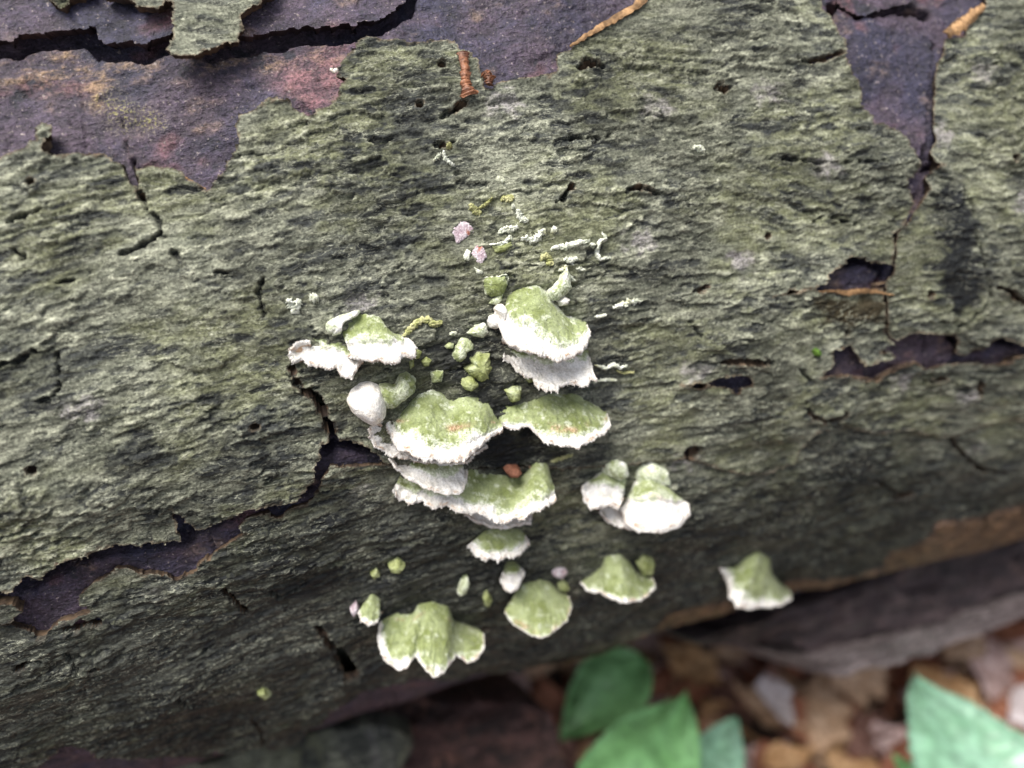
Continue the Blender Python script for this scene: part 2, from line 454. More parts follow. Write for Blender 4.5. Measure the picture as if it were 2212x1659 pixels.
def mat_bark():
    m, nt, b = new_mat('outer_bark'); N = NT(nt)
    st = N.attr('st').outputs['Vector']
    ani = N.scaled(st, (0.35, 1, 1))
    f1 = N.noise(ani, 520, 5, .65)
    f2 = N.noise(st, 1500, 3, .6)
    f3 = N.noise(ani, 180, 4, .6, .4)
    col = N.mix(N.ramp(f3, .35, .68), (.118, .126, .094), (.215, .224, .172))
    col = N.mix(N.attr('olive').outputs['Fac'], col, (.172, .182, .100))
    palef = N.math('MULTIPLY', N.attr('pale').outputs['Fac'], N.ramp(f1, .30, .62))
    col = N.mix(palef, col, (.44, .45, .345))
    spotf = N.math('MULTIPLY', N.attr('spot').outputs['Fac'], N.ramp(f2, .3, .55, .4, 1.))
    col = N.mix(spotf, col, (.43, .39, .42))
    darkf = N.math('MULTIPLY', N.attr('dark').outputs['Fac'], N.ramp(f1, .80, .40, .6, 1.))
    col = N.mix(darkf, col, (.036, .040, .041))
    col = N.mix(N.attr('rim').outputs['Fac'], col, (.17, .14, .10))
    col = N.mix(N.attr('stain').outputs['Fac'], col, (.028, .019, .007))
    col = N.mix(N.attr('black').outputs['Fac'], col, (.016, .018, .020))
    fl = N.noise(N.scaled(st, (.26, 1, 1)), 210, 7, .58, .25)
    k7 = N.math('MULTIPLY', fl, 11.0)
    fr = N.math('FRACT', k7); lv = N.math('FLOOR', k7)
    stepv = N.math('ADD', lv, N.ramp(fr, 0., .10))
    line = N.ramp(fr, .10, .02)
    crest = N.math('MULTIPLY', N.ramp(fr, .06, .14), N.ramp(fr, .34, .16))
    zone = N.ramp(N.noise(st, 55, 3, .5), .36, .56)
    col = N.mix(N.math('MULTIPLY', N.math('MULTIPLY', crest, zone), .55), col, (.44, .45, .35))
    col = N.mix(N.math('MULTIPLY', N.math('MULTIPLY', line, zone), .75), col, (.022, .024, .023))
    sp = N.ramp(f2, .30, .70, .60, 1.42)
    col = N.mix(1.0, col, sp, 'MULTIPLY')
    col = N.mix(1.0, col, N.ramp(N.noise(st, 24, 4, .55, .5), .32, .66, .60, 1.03), 'MULTIPLY')
    sp2 = N.ramp(f1, .3, .7, .72, 1.3)
    col = N.mix(1.0, col, sp2, 'MULTIPLY')
    N.link(col, b.inputs['Base Color'])
    N.link(N.ramp(N.attr('black').outputs['Fac'], .3, 1., .82, .58), b.inputs['Roughness'])
    b.inputs['Specular IOR Level'].default_value = .28
    nb = N.bump(stepv, .00022, 1.)
    nb = N.bump(f1, .0008, .8, nb)
    nb = N.bump(f2, .00032, .9, nb)
    N.link(nb, b.inputs['Normal'])
    return m

def mat_bark_edge():
    m, nt, b = new_mat('torn_bark_edge'); N = NT(nt)
    tc = N.n('ShaderNodeTexCoord').outputs['Object']
    f = N.noise(tc, 300, 4)
    col = N.mix(N.ramp(f, .35, .65), (.035, .022, .016), (.15, .10, .062))
    N.link(col, b.inputs['Base Color']); b.inputs['Roughness'].default_value = .85
    return m

def mat_inner():
    m, nt, b = new_mat('inner_bark'); N = NT(nt)
    st = N.attr('st').outputs['Vector']
    ani = N.scaled(st, (0.6, 1, 1))
    f0 = N.noise(st, 38, 4, .6, .6)
    f1 = N.noise(ani, 260, 5, .7)
    f2 = N.noise(st, 1300, 4, .65)
    f4 = N.noise(st, 90, 5, .7)
    col = N.mix(N.ramp(f0, .38, .62), (.033, .031, .060), (.066, .047, .070))
    col = N.mix(N.ramp(N.noise(N.scaled(st, (1, 1.2, 1)), 55, 3, .5), .58, .70), col, (.13, .062, .074))
    col = N.mix(N.math('MULTIPLY', N.attr('pink').outputs['Fac'], N.ramp(f1, .3, .6, .5, 1.)), col, (.20, .095, .105))
    tanf = N.math('MULTIPLY', N.attr('tan').outputs['Fac'], N.ramp(f1, .42, .66))
    col = N.mix(tanf, col, (.23, .155, .085))
    mossf = N.math('MULTIPLY', N.attr('mossy').outputs['Fac'], N.ramp(f2, .48, .62))
    col = N.mix(mossf, col, (.20, .19, .06))
    col = N.mix(N.ramp(f4, .56, .66), col, (.026, .025, .036))
    f5 = N.noise(st, 900, 2, .6)
    col = N.mix(N.ramp(f5, .64, .70, 0., .75), col, (.26, .22, .21))
    col = N.mix(N.ramp(f5, .38, .32, 0., .8), col, (.018, .017, .026))
    col = N.mix(N.attr('brown').outputs['Fac'], col, N.mix(N.ramp(f1, .3, .7), (.050, .030, .020), (.215, .130, .070)))
    col = N.mix(1.0, col, N.ramp(f2, .3, .7, .5, 1.6), 'MULTIPLY')
    col = N.mix(1.0, col, N.ramp(f1, .3, .7, .6, 1.4), 'MULTIPLY')
    N.link(col, b.inputs['Base Color'])
    N.link(N.ramp(f4, .3, .7, .45, .75), b.inputs['Roughness'])
    b.inputs['Specular IOR Level'].default_value = .5
    nb = N.bump(f1, .0022, .9)
    nb = N.bump(f2, .0006, 1., nb)
    N.link(nb, b.inputs['Normal'])
    return m

def mat_plain(name, c0, c1, scale, rough=.85, c2=None, bump=.0003, spec=.3, speck=None):
    m, nt, b = new_mat(name); N = NT(nt)
    tc = N.n('ShaderNodeTexCoord').outputs['Object']
    f = N.noise(tc, scale, 5, .65)
    g = N.noise(tc, scale * 4.3, 3, .6)
    col = N.mix(N.ramp(f, .34, .66), c0, c1)
    if c2: col = N.mix(N.ramp(N.noise(tc, scale * .37, 3), .55, .7), col, c2)
    if speck: col = N.mix(N.ramp(g, .62, .7), col, speck)
    col = N.mix(1.0, col, N.ramp(g, .3, .7, .75, 1.22), 'MULTIPLY')
    N.link(col, b.inputs['Base Color'])
    b.inputs['Roughness'].default_value = rough; b.inputs['Specular IOR Level'].default_value = spec
    nb = N.bump(f, bump * 2, .7); nb = N.bump(g, bump, .8, nb)
    N.link(nb, b.inputs['Normal'])
    return m

def mat_cap():
    """green felted fungus skin; 'white' fades it to bare white flesh, 'rust' to a brown growth line"""
    m, nt, b = new_mat('fungus_skin'); N = NT(nt)
    tc = N.n('ShaderNodeTexCoord').outputs['Object']
    f1 = N.noise(tc, 420, 4, .65); f2 = N.noise(tc, 1900, 3, .7); f3 = N.noise(tc, 150, 3)
    green = N.mix(N.ramp(f3, .32, .66), (.205, .245, .085), (.37, .425, .22))
    green = N.mix(N.ramp(f1, .52, .74), green, (.62, .67, .50))
    green = N.mix(N.ramp(f2, .64, .74), green, (.11, .13, .045))
    white = N.mix(N.ramp(f1, .3, .7), (.80, .77, .72), (.90, .89, .87))
    wv = N.math('ADD', N.attr('white').outputs['Fac'], N.math('MULTIPLY', N.math('SUBTRACT', f1, .5), 1.1))
    wv = N.math('ADD', wv, N.math('MULTIPLY', N.math('SUBTRACT', f2, .5), .5))
    col = N.mix(N.ramp(wv, .12, .50), green, N.mix(N.ramp(f2, .35, .65), (.46, .52, .33), (.66, .70, .56)))
    col = N.mix(N.ramp(wv, .52, .86), col, white)
    rv = N.math('MULTIPLY', N.attr('rust').outputs['Fac'], N.ramp(f1, .36, .6))
    col = N.mix(rv, col, N.mix(N.ramp(f2, .4, .6), (.34, .19, .10), (.58, .42, .29)))
    col = N.mix(1.0, col, N.ramp(f2, .3, .7, .8, 1.16), 'MULTIPLY')
    N.link(col, b.inputs['Base Color']); b.inputs['Roughness'].default_value = .95
    b.inputs['Specular IOR Level'].default_value = .15
    b.inputs['Sheen Weight'].default_value = .15
    nb = N.bump(f1, .0009, .8); nb = N.bump(f2, .0004, .9, nb)
    N.link(nb, b.inputs['Normal'])
    return m

def mat_fibre(name, c0, c1, c2, rough=.75):
    m, nt, b = new_mat(name); N = NT(nt)
    st = N.attr('st').outputs['Vector']
    f = N.noise(N.scaled(st, (.10, 1, 1)), 150, 6, .7, .3)
    g = N.noise(st, 70, 5, .65)
    h = N.noise(st, 500, 3, .6)
    col = N.mix(N.ramp(f, .36, .64), c0, c1)
    col = N.mix(N.ramp(g, .56, .70), col, c2)
    col = N.mix(1.0, col, N.ramp(h, .3, .7, .6, 1.4), 'MULTIPLY')
    N.link(col, b.inputs['Base Color']); b.inputs['Roughness'].default_value = rough
    nb = N.bump(f, .004, .9); nb = N.bump(g, .003, .6, nb); nb = N.bump(h, .0008, .8, nb)
    N.link(nb, b.inputs['Normal'])
    return m

M_BARK = mat_bark(); M_EDGE = mat_bark_edge(); M_INNER = mat_inner(); M_CAP = mat_cap()
M_WHITE = mat_plain('fungus_white_flesh', (.80, .77, .72), (.90, .885, .86), 500, .95, c2=(.83, .76, .66), bump=.0004, spec=.15)
M_PORE = mat_plain('fungus_pore_surface', (.42, .31, .23), (.66, .55, .46), 400, .9, c2=(.55, .36, .22), bump=.0004, spec=.2)
M_CRUST = mat_plain('white_crust', (.62, .66, .52), (.86, .88, .80), 600, .95, c2=(.72, .72, .45), bump=.0004, spec=.15)
M_YCRUST = mat_plain('yellow_green_crust', (.34, .36, .14), (.62, .60, .34), 600, .95, bump=.0004, spec=.15)
M_MAUVE = mat_plain('mauve_crust', (.45, .33, .38), (.80, .74, .78), 700, .95, c2=(.42, .14, .07), bump=.0005, spec=.15)
M_NUB = mat_plain('green_fungus_nub', (.235, .265, .095), (.40, .44, .23), 300, .95, c2=(.50, .56, .40), bump=.0006, spec=.15, speck=(.06, .075, .03))
M_RUST = mat_plain('rust_bark_skin', (.10, .035, .016), (.30, .12, .055), 260, .5, c2=(.50, .27, .17), bump=.0003, spec=.5)
M_TAN = mat_plain('tan_bark_skin', (.15, .085, .038), (.42, .25, .12), 240, .7, bump=.0003, spec=.4)
M_SOIL = mat_plain('soil', (.022, .014, .011), (.085, .052, .038), 60, .95, c2=(.12, .075, .055), bump=.003)
M_ROT = mat_fibre('rotten_red_wood', (.016, .009, .009), (.085, .042, .038), (.15, .070, .052), .85)
M_DARKSLAB = mat_fibre('dark_wet_bark', (.022, .016, .019), (.085, .058, .062), (.16, .10, .092), .6)
M_GREYSLAB = mat_fibre('grey_crusted_bark', (.075, .058, .060), (.26, .215, .215), (.42, .35, .36), .9)
M_BROWN = mat_plain('brown_pellet', (.13, .05, .028), (.25, .11, .07), 300, .8)

# ------------------------------------------------------------------ mesh helpers
def add_attrs(me, attrs):
    for k, v in attrs.items():
        if v.ndim == 2:
            a = me.attributes.new(k, 'FLOAT_VECTOR', 'POINT'); a.data.foreach_set('vector', np.ascontiguousarray(v, np.float32).ravel())
        else:
            a = me.attributes.new(k, 'FLOAT', 'POINT'); a.data.foreach_set('value', np.ascontiguousarray(v, np.float32))

def quad_mesh(name, verts, quads, mats, midx=None, attrs=None, smooth_=True):
    me = bpy.data.meshes.new(name)
    verts = np.ascontiguousarray(verts, np.float32); quads = np.ascontiguousarray(quads, np.int32)
    me.vertices.add(len(verts)); me.vertices.foreach_set('co', verts.ravel())
    me.loops.add(quads.size); me.loops.foreach_set('vertex_index', quads.ravel())
    me.polygons.add(len(quads))
    me.polygons.foreach_set('loop_start', np.arange(0, quads.size, 4, dtype=np.int32))
    me.polygons.foreach_set('loop_total', np.full(len(quads), 4, np.int32))
    if midx is not None: me.polygons.foreach_set('material_index', np.ascontiguousarray(midx, np.int32))
    me.polygons.foreach_set('use_smooth', np.full(len(quads), smooth_, bool))
    for m in mats: me.materials.append(m)
    if attrs: add_attrs(me, attrs)
    me.update(calc_edges=True); me.validate()
    return me

def link(name, me, parent=None, **props):
    o = bpy.data.objects.new(name, me); COL.objects.link(o)
    if parent is not None:
        o.parent = parent
        o.matrix_parent_inverse = parent.matrix_world.inverted() if False else o.matrix_parent_inverse
    for k, v in props.items(): o[k] = v
    return o

def empty(name, **props):
    o = bpy.data.objects.new(name, None); COL.objects.link(o); o.empty_display_size = .01
    for k, v in props.items(): o[k] = v
    return o

def grid_quads(n, m, wrap=False):
    i, j = np.meshgrid(np.arange(n - 1), np.arange(m - 1), indexing='ij')
    a = (i * m + j).ravel()
    return np.stack([a, a + m, a + m + 1, a + 1], -1)

# ------------------------------------------------------------------ bark relief and colour maps
def bark_relief(s, t):
    """height in metres and colour masks of the outer bark at (s, t)"""
    sc_ = np.clip(s, -.24, .22)
    t0 = t
    t = t - (.03 * sc_ - .475 * sc_ * sc_)          # the grain swings across the plate
    wx = 0.0026 * fbm(s * 170, t * 300, 4, 21, .6); wy = 0.0011 * fbm(s * 210, t * 380, 4, 22, .6)
    lx = 0.010 * perlin(s * 14, t * 18, 23); ly = 0.0035 * perlin(s * 18, t * 26, 24)
    a = s + wx + lx; b = t + wy + ly
    big = fbm(s * 22 + 2, t * 30, 3, 37)
    amp = smooth(-.30, .25, fbm(s * 34 + 4, t * 52, 3, 26)) * .95 + .12
    gr = .10 * fbm(a * 700, b * 900, 2, 48)
    # loose layers: terraces of a stretched noise, each with a thin pale crest and a dark foot
    n1 = fbm(a * 46, b * 190, 5, 31, .55) + .05 * gr
    q1 = n1 * 3.0 + .5; l1 = np.floor(q1); r1 = q1 - l1
    n2 = fbm(a * 120 + 31, b * 430, 4, 32, .55) + .1 * gr
    q2 = n2 * 2.6 + .5; l2 = np.floor(q2); r2 = q2 - l2
    h = .00048 * (l1 + smooth(.45, .55, r1)) * (.25 + .75 * amp) + .00024 * (l2 + smooth(.43, .57, r2)) * amp + .00022 * r1 * amp
    n0 = fbm(a * 20 + 3, b * 92 + 11, 4, 131, .5) + .04 * fbm(a * 300, b * 500, 3, 132)
    q0 = n0 * 2.4 + .5; l0 = np.floor(q0); r0 = q0 - l0
    m0 = smooth(-.12, .12, fbm(s * 20 + 7, t * 36, 3, 133))
    h = h + m0 * (.00075 * (l0 + smooth(.475, .525, r0)) + .00045 * np.exp(-np.maximum(r0 - .52, 0) / .07) * (r0 > .5)) - .0003 * m0 * r0
    edge0 = np.exp(-((r0 - .465) / .028) ** 2) * m0
    lip0 = np.exp(-((r0 - .555) / .03) ** 2) * m0
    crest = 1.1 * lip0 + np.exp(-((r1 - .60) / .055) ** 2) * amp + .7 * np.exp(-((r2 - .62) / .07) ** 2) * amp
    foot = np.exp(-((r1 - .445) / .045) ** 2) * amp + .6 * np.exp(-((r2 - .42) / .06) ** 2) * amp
    f1, f2, id2, ox2, oy2 = worley(a / 0.0036 + 7.7, b / 0.00130 + 3.3, 33)
    e2 = f2 - f1
    fine = fbm(a * 520, b * 1000, 3, 34)
    h = h + (id2 - .5) * .00022 + .00014 * fine - .0001 * (1 - smooth(0, .12, e2))
    # eye shaped pores and scales in two sizes
    def eyes(cx_, cy_, seed, thr, asp):
        b2 = b + .10 * (a - np.floor(a / .05) * .05)
        g1, g2, id3, gx, gy = worley(a / cx_ + 1.7, b2 / cy_ + 5.1, seed)
        er = np.sqrt(gx ** 2 + (gy * asp) ** 2 + .06 * np.abs(gx)) / (.45 + 1.0 * id3) + .05 * fbm(a * 420, b * 800, 3, seed + 5)
        on = smooth(thr, thr + .05, id3)
        return (1 - smooth(.26, .285, er)) * on, np.exp(-((er - .315) / .035) ** 2) * on, id3
    ea, ra, ia = eyes(.0098, .0052, 35, .34, 1.75)
    eb, rb, ib = eyes(.0050, .0027, 55, .50, 1.75)
    deep = smooth(-.30, .20, big + .6 * perlin(s * 50, t * 60, 27))
    h = h - .00026 * ea + .00026 * ra + .00016 * rb - .00012 * eb
    streak = fbm(a * 50, b * 215, 4, 36)
    patch = smooth(.25, .29, streak + .38 * big + gr)
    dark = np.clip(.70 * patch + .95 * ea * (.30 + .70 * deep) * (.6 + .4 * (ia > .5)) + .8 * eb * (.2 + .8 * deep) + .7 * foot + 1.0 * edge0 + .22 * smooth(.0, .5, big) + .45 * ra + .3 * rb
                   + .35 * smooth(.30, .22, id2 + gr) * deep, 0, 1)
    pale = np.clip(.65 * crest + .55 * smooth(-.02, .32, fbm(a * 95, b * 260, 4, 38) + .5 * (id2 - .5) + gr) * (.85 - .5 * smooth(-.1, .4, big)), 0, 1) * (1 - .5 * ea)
    olive = np.clip(smooth(-.15, .30, fbm(s * 26 + 9, t * 38, 4, 39) + .35 * fbm(a * 120, b * 300, 3, 40)), 0, 1) * .8
    sp1, sp2_, spid, sx, sy = worley(s / .026 + 3, t / .020 + 8, 41)
    spot = (1 - smooth(.05, .22, np.hypot(sx, sy) + .25 * fbm(s * 300, t * 420, 3, 42))) * (spid > .70) * .55
    return h, dict(dark=dark * (1 - .6 * spot), pale=pale, olive=olive, spot=spot)

BR = sdf(to_st(K7((880, 285), (1395, 285), (1370, 360), (1330, 470), (1200, 450), (1100, 480), (960, 450))))
BK1 = sdf(to_st(K3((1640, 1200), (1700, 1160), (1810, 1170), (1890, 1330), (1900, 1500), (1930, 1659), (1960, 1900), (1800, 1960), (1690, 1800), (1650, 1640), (1720, 1560), (1680, 1450), (1760, 1380), (1640, 1300))))
BK2 = sdf(to_st(K2((-700, 1200), (200, 1230), (460, 1330), (420, 1480), (560, 1620), (640, 1659)) + U((930, 600), (800, 580), (760, 520), (740, 440))))
BK3 = sdf(to_st(U((1040, 690), (1110, 720), (1130, 900), (1200, 1000), (1150, 1040), (1000, 1010), (960, 880), (880, 800), (940, 700))))
BK5 = sdf(to_st(K11((960, 640), (1160, 520), (1440, 470), (1560, 590), (1700, 640), (1620, 720), (1440, 740), (1360, 870), (1200, 780), (960, 790))))
LOW_SHADE = sdf(to_st(U((-200, 1330), (60, 1300), (300, 1260), (470, 1170), (650, 1090), (850, 1010), (1000, 1120), (1200, 1190), (1380, 1160), (1500, 1080), (1700, 1030), (1760, 940), (1900, 950), (2100, 980), (2400, 960), (2500, 1200)) + K10((0, 760)) + U((1200, 1440), (800, 1560), (500, 1680), (-200, 1800))))  # painted shade: darkens the bark colour along the log's lower side
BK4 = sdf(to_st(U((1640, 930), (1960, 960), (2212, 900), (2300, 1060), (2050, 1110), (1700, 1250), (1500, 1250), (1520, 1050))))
BROWN = sdf(to_st(K10((3000, -200), (2150, 40), (2000, 90), (1700, 130), (1600, 240), (1380, 330), (1330, 420), (1100, 480), (830, 480), (700, 520), (300, 640), (0, 690)) +
                  K9((1900, 880), (1500, 1010), (1300, 1100), (1300, 1500), (2212, 1500), (4000, 600))))
TANP = sdf(to_st(K1((-200, 300), (150, 240), (560, 230), (600, 340), (900, 320), (1080, 260), (1700, 290), (1900, 210), (2150, 260), (2100, 420), (1500, 420), (900, 440), (620, 640), (300, 520), (-200, 480))))
PINKP = sdf(to_st(K1((1640, 430), (1800, 300), (2130, 260), (2200, 500), (2100, 620), (1930, 760), (1850, 700), (1780, 560))))
MOSSP = sdf(to_st(K1((560, 600), (690, 520), (800, 600), (1040, 700), (960, 780), (720, 760), (600, 680))))

def level(key, s, t): return samp(D[key], s, t)

def plate(name, key, top, base_, mats, ds=.00052, dt=.00038, lift=.0006, relief=bark_relief, rough=1.0, parent=None, extra=None, cracks=None, inn=.0007, **props):
    F = D[key]
    ok = np.argwhere(F > -.002)
    i0, j0 = ok.min(0); i1, j1 = ok.max(0)
    sa = np.arange(max(gs[i0], S0), min(gs[i1], S1), ds); ta = np.arange(max(gt[j0], T0), min(gt[j1], T1), dt)
    s, t = np.meshgrid(sa, ta, indexing='ij')
    f = samp(F, s, t)
    near = np.abs(f) < .006
    jag = np.zeros(f.shape)
    sn, tn = s[near], t[near]
    jag[near] = rough * (.0011 * fbm(sn * 260, tn * 420, 3, 51) + .0005 * fbm(sn * 1100, tn * 1500, 2, 52))
    f = f + jag
    h, at = relief(s, t)
    h = np.array(h)
    if extra: extra(s, t, f, at)
    if cracks: apply_cracks(cracks, s, t, f, h, at)
    if mats[0] is M_BARK: at['rim'] = (1 - smooth(.0001, .0006, f + .0004 * perlin(s * 700, t * 900, 54))) * (f > -.002)
    lf = np.exp(-np.maximum(f, 0) / .0028) * np.clip(.35 + fbm(s * 55, t * 60, 2, 53) * 1.6, -.25, 1.6)
    th = t / R
    r = R + macro(s, th) + top + h + lift * lf
    # snap the rim on to the outline
    gs_, gt_ = np.gradient(f, ds, dt)
    g2 = np.maximum(gs_ ** 2 + gt_ ** 2, .15)
    mv = np.where((f < 0), -f, 0)
    s2 = s + np.clip(mv * gs_ / g2, -1.5 * ds, 1.5 * ds); t2 = t + np.clip(mv * gt_ / g2, -1.5 * dt, 1.5 * dt)
    hh = .0004
    cell = np.minimum(np.minimum(f[:-1, :-1], f[1:, :-1]), np.minimum(f[1:, 1:], f[:-1, 1:])) > -hh
    n, m = f.shape
    idx = np.arange(n * m).reshape(n, m)
    q = np.stack([idx[:-1, :-1][cell], idx[1:, :-1][cell], idx[1:, 1:][cell], idx[:-1, 1:][cell]], -1)
    # rim faces
    pc = np.pad(cell, 1)
    c = pc[1:-1, 1:-1]
    ed = []
    m_ = c & ~pc[1:-1, :-2]; ed.append(np.stack([idx[:-1, :-1][m_], idx[1:, :-1][m_]], -1))
    m_ = c & ~pc[2:, 1:-1]; ed.append(np.stack([idx[1:, :-1][m_], idx[1:, 1:][m_]], -1))
    m_ = c & ~pc[1:-1, 2:]; ed.append(np.stack([idx[1:, 1:][m_], idx[:-1, 1:][m_]], -1))
    m_ = c & ~pc[:-2, 1:-1]; ed.append(np.stack([idx[:-1, 1:][m_], idx[:-1, :-1][m_]], -1))
    ed = np.concatenate(ed)
    used = np.zeros(n * m, bool); used[q.ravel()] = True
    remap = np.cumsum(used) - 1
    bd = np.unique(ed)
    bmap = np.zeros(n * m, int); bmap[bd] = np.arange(len(bd))
    nv = int(used.sum())
    sf, tf, rf = s2.ravel(), t2.ravel(), r.ravel()
    top_v = P(sf[used], tf[used] / R, rf[used])
    cs, ct, cr = sf[bd], tf[bd], rf[bd]
    g0s, g0t = np.gradient(samp(F, s, t), ds, dt)
    gx = g0s.ravel()[bd]; gy = g0t.ravel()[bd]; gn = np.maximum(np.hypot(gx, gy), .3)
    rm = cr - .00045
    rb = R + macro(cs, ct / R) + base_
    v1 = P(cs, ct / R, cr); v2 = P(cs + gx / gn * .00012, ct / R + gy / gn * .00012 / R, rm); v3 = P(cs + gx / gn * inn, (ct + gy / gn * inn) / R, rb)
    k = len(bd)
    e0 = bmap[ed[:, 0]]; e1 = bmap[ed[:, 1]]
    r1 = np.stack([nv + e1, nv + e0, nv + k + e0, nv + k + e1], -1)
    r2 = np.stack([nv + k + e1, nv + k + e0, nv + 2 * k + e0, nv + 2 * k + e1], -1)
    verts = np.concatenate([top_v, v1, v2, v3])
    quads = np.concatenate([remap[q], r1, r2])
    midx = np.concatenate([np.zeros(len(q)), np.ones(len(r1) * 2)])
    attrs = {}
    for kk, v in at.items():
        vv = np.broadcast_to(v, f.shape).ravel()
        attrs[kk] = np.concatenate([vv[used], np.tile(vv[bd], 3)])
    st = np.stack([sf, tf, rf - R], -1)
    attrs['st'] = np.concatenate([st[used], np.tile(st[bd], (3, 1))])
    me = quad_mesh(name, verts, quads, mats, midx, attrs)
    return link(name, me, parent, **props)

def extra_bark(s, t, f, at):
    n = .004 * fbm(s * 160, t * 260, 3, 61)
    at['stain'] = smooth(-.001, .0022, samp(BR, s, t) + n) * .93
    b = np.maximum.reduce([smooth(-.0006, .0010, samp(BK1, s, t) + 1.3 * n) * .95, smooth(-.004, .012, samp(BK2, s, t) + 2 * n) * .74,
                           smooth(-.006, .010, samp(BK3, s, t) + 2 * n) * .92, smooth(-.006, .02, samp(BK4, s, t) + 2 * n) * .62, smooth(-.003, .003, samp(BK5, s, t) + n), smooth(-.010, .012, samp(LOW_SHADE, s, t) + 3 * n) * .78])
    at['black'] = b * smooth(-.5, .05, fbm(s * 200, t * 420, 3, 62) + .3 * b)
    k1 = smooth(-.0010, .0012, samp(BK1, s, t) + 1.6 * n) * smooth(-.55, -.25, fbm(s * 160, t * 300, 3, 63))
    at['black'] = np.maximum(at['black'], k1)
    at['spot'] = at['spot'] * (1 - b)
    at['pale'] = at['pale'] * (1 - .7 * b)

# ------------------------------------------------------------------ the log
log = empty('fallen_log', label='fallen log with loose mossy grey green bark and bare purple brown wood', category='log')

# hidden core and the rest of the log beyond the close part
cs_ = np.concatenate([np.arange(-1.3, S0 - .02, .02), np.arange(S0 - .02, S1 + .02, .005), np.arange(S1 + .02, 2.0, .02)])
ct_ = np.linspace(-math.pi, math.pi, 181)
s, th = np.meshgrid(cs_, ct_, indexing='ij')
t = th * R
edge = np.minimum(np.minimum(s - S0, S1 - s), np.minimum(t - T0, T1 - t))
sink = -.0005 - .0125 * smooth(.0, .012, edge)
sink = sink + (1 - smooth(0, .012, edge)) * (.0016 * fbm(s * 40, t * 90, 3, 71) + .001)
h_, at_ = bark_relief(s, t)
at_['stain'] = np.zeros(s.shape); at_['black'] = smooth(.1, .4, fbm(s * 20, t * 30, 3, 72)) * .6
core_at = {k: np.broadcast_to(v, s.shape).ravel() for k, v in at_.items()}
core_at['st'] = np.stack([s.ravel(), t.ravel(), sink.ravel()], -1)
v = P(s, th, R + macro(s, th) + sink)
qs = grid_quads(*s.shape)
vv = v.reshape(-1, 3)
# sawn ends
ends = []
nT = len(ct_)
vc0 = len(vv); vv = np.concatenate([vv, (O + A * cs_[0])[None], (O + A * cs_[-1])[None]])
last = (len(cs_) - 1) * nT
e0 = np.array([[vc0, k + 1, k, vc0] for k in range(0, 0)], int).reshape(-1, 4)
for k in range(0, nT - 1, 2):
    kk = min(k + 2, nT - 1)
    ends.append([vc0, k, k + 1, kk]); ends.append([vc0 + 1, last + kk, last + k + 1, last + k])
for kk in core_at:
    a_ = core_at[kk]; core_at[kk] = np.concatenate([a_, a_[:2] * 0])
link('trunk_core', quad_mesh('trunk_core', vv, np.concatenate([qs, np.array(ends)]), [M_BARK], None, core_at), log)

# bare under layer
def inner_relief(s, t):
    n = fbm(s * 60, t * 90, 4, 81)
    pit = fbm(s * 420, t * 560, 3, 82)
    h = .0011 * n + .00045 * pit - .0005 * smooth(.25, .5, fbm(s * 180, t * 300, 3, 83))
    tan = smooth(-.004, .006, samp(TANP, s, t) + .006 * fbm(s * 120, t * 160, 3, 84)) * .85
    tan = np.maximum(tan, .45 * smooth(.1, .45, fbm(s * 70, t * 90, 3, 85)))
    moss = smooth(-.003, .004, samp(MOSSP, s, t) + .005 * fbm(s * 140, t * 160, 3, 86)) * .8
    pink = smooth(-.003, .006, samp(PINKP, s, t) + .005 * fbm(s * 120, t * 150, 3, 185)) * .85
    return h, dict(tan=tan * (1 - pink), mossy=moss, pink=pink)

def extra_inner(s, t, f, at):
    at['brown'] = smooth(-.004, .003, samp(BROWN, s, t) + .003 * fbm(s * 90, t * 200, 3, 87))

sa = np.arange(S0, S1, .00055); ta = np.arange(T0, T1, .0005)
s, t = np.meshgrid(sa, ta, indexing='ij')
cover = np.maximum.reduce([samp(D['A'], s, t), samp(D['B'], s, t), samp(D['D'], s, t)])
h_, at_ = inner_relief(s, t); extra_inner(s, t, None, at_)
TRF = np.full(s.shape, 1.)
tr = samp(TR, s, t) + .0009 * fbm(s * 260, t * 420, 3, 88)
h_ = h_ - .0072 * (1 - smooth(-.0006, .0006, tr))
h_ = h_ - .0012 * (1 - smooth(0, .0006, np.abs(perlin(s * 60, t * 14, 89)) * .01)) * smooth(.0, .3, perlin(s * 20, t * 20, 90))
th = t / R
v = P(s, th, R + macro(s, th) - .0030 + h_ + .0036 * at_['brown'])
at = {k: x.ravel() for k, x in at_.items()}
at['st'] = np.stack([s.ravel(), t.ravel(), h_.ravel()], -1)
q_ = grid_quads(*s.shape)
q_ = q_[(cover.ravel() < .0055)[q_].any(1)]
us = np.zeros(s.size, bool); us[q_.ravel()] = True
rm_ = np.cumsum(us) - 1
link('inner_bark', quad_mesh('inner_bark', v.reshape(-1, 3)[us], rm_[q_], [M_INNER], None, {k: x[us] for k, x in at.items()}), log,
     label='bare purple brown under bark with tan crumbs')
print('plates')
IM = [M_INNER, M_DARKSLAB]; BM = [M_BARK, M_EDGE]
for key, lab, top in (('G', 'thick dark slab of under bark above the long black crack', -.0006), ('J', 'dark under bark slab at the top right', -.0004),
                      ('K', 'purple under bark tongue between the two mossy plates', -.0012)):
    plate('inner_bark_slab', key, top, -.0095, IM, .0008, .0006, lift=.0003, relief=inner_relief, inn=.0045, parent=log, extra=extra_inner, label=lab)
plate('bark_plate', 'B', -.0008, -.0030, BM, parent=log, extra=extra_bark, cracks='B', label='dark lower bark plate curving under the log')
plate('bark_plate', 'A', .0004, -.0028, BM, lift=.0011, parent=log, extra=extra_bark, cracks='A', inn=.0022, label='large main bark plate that carries the fungi')
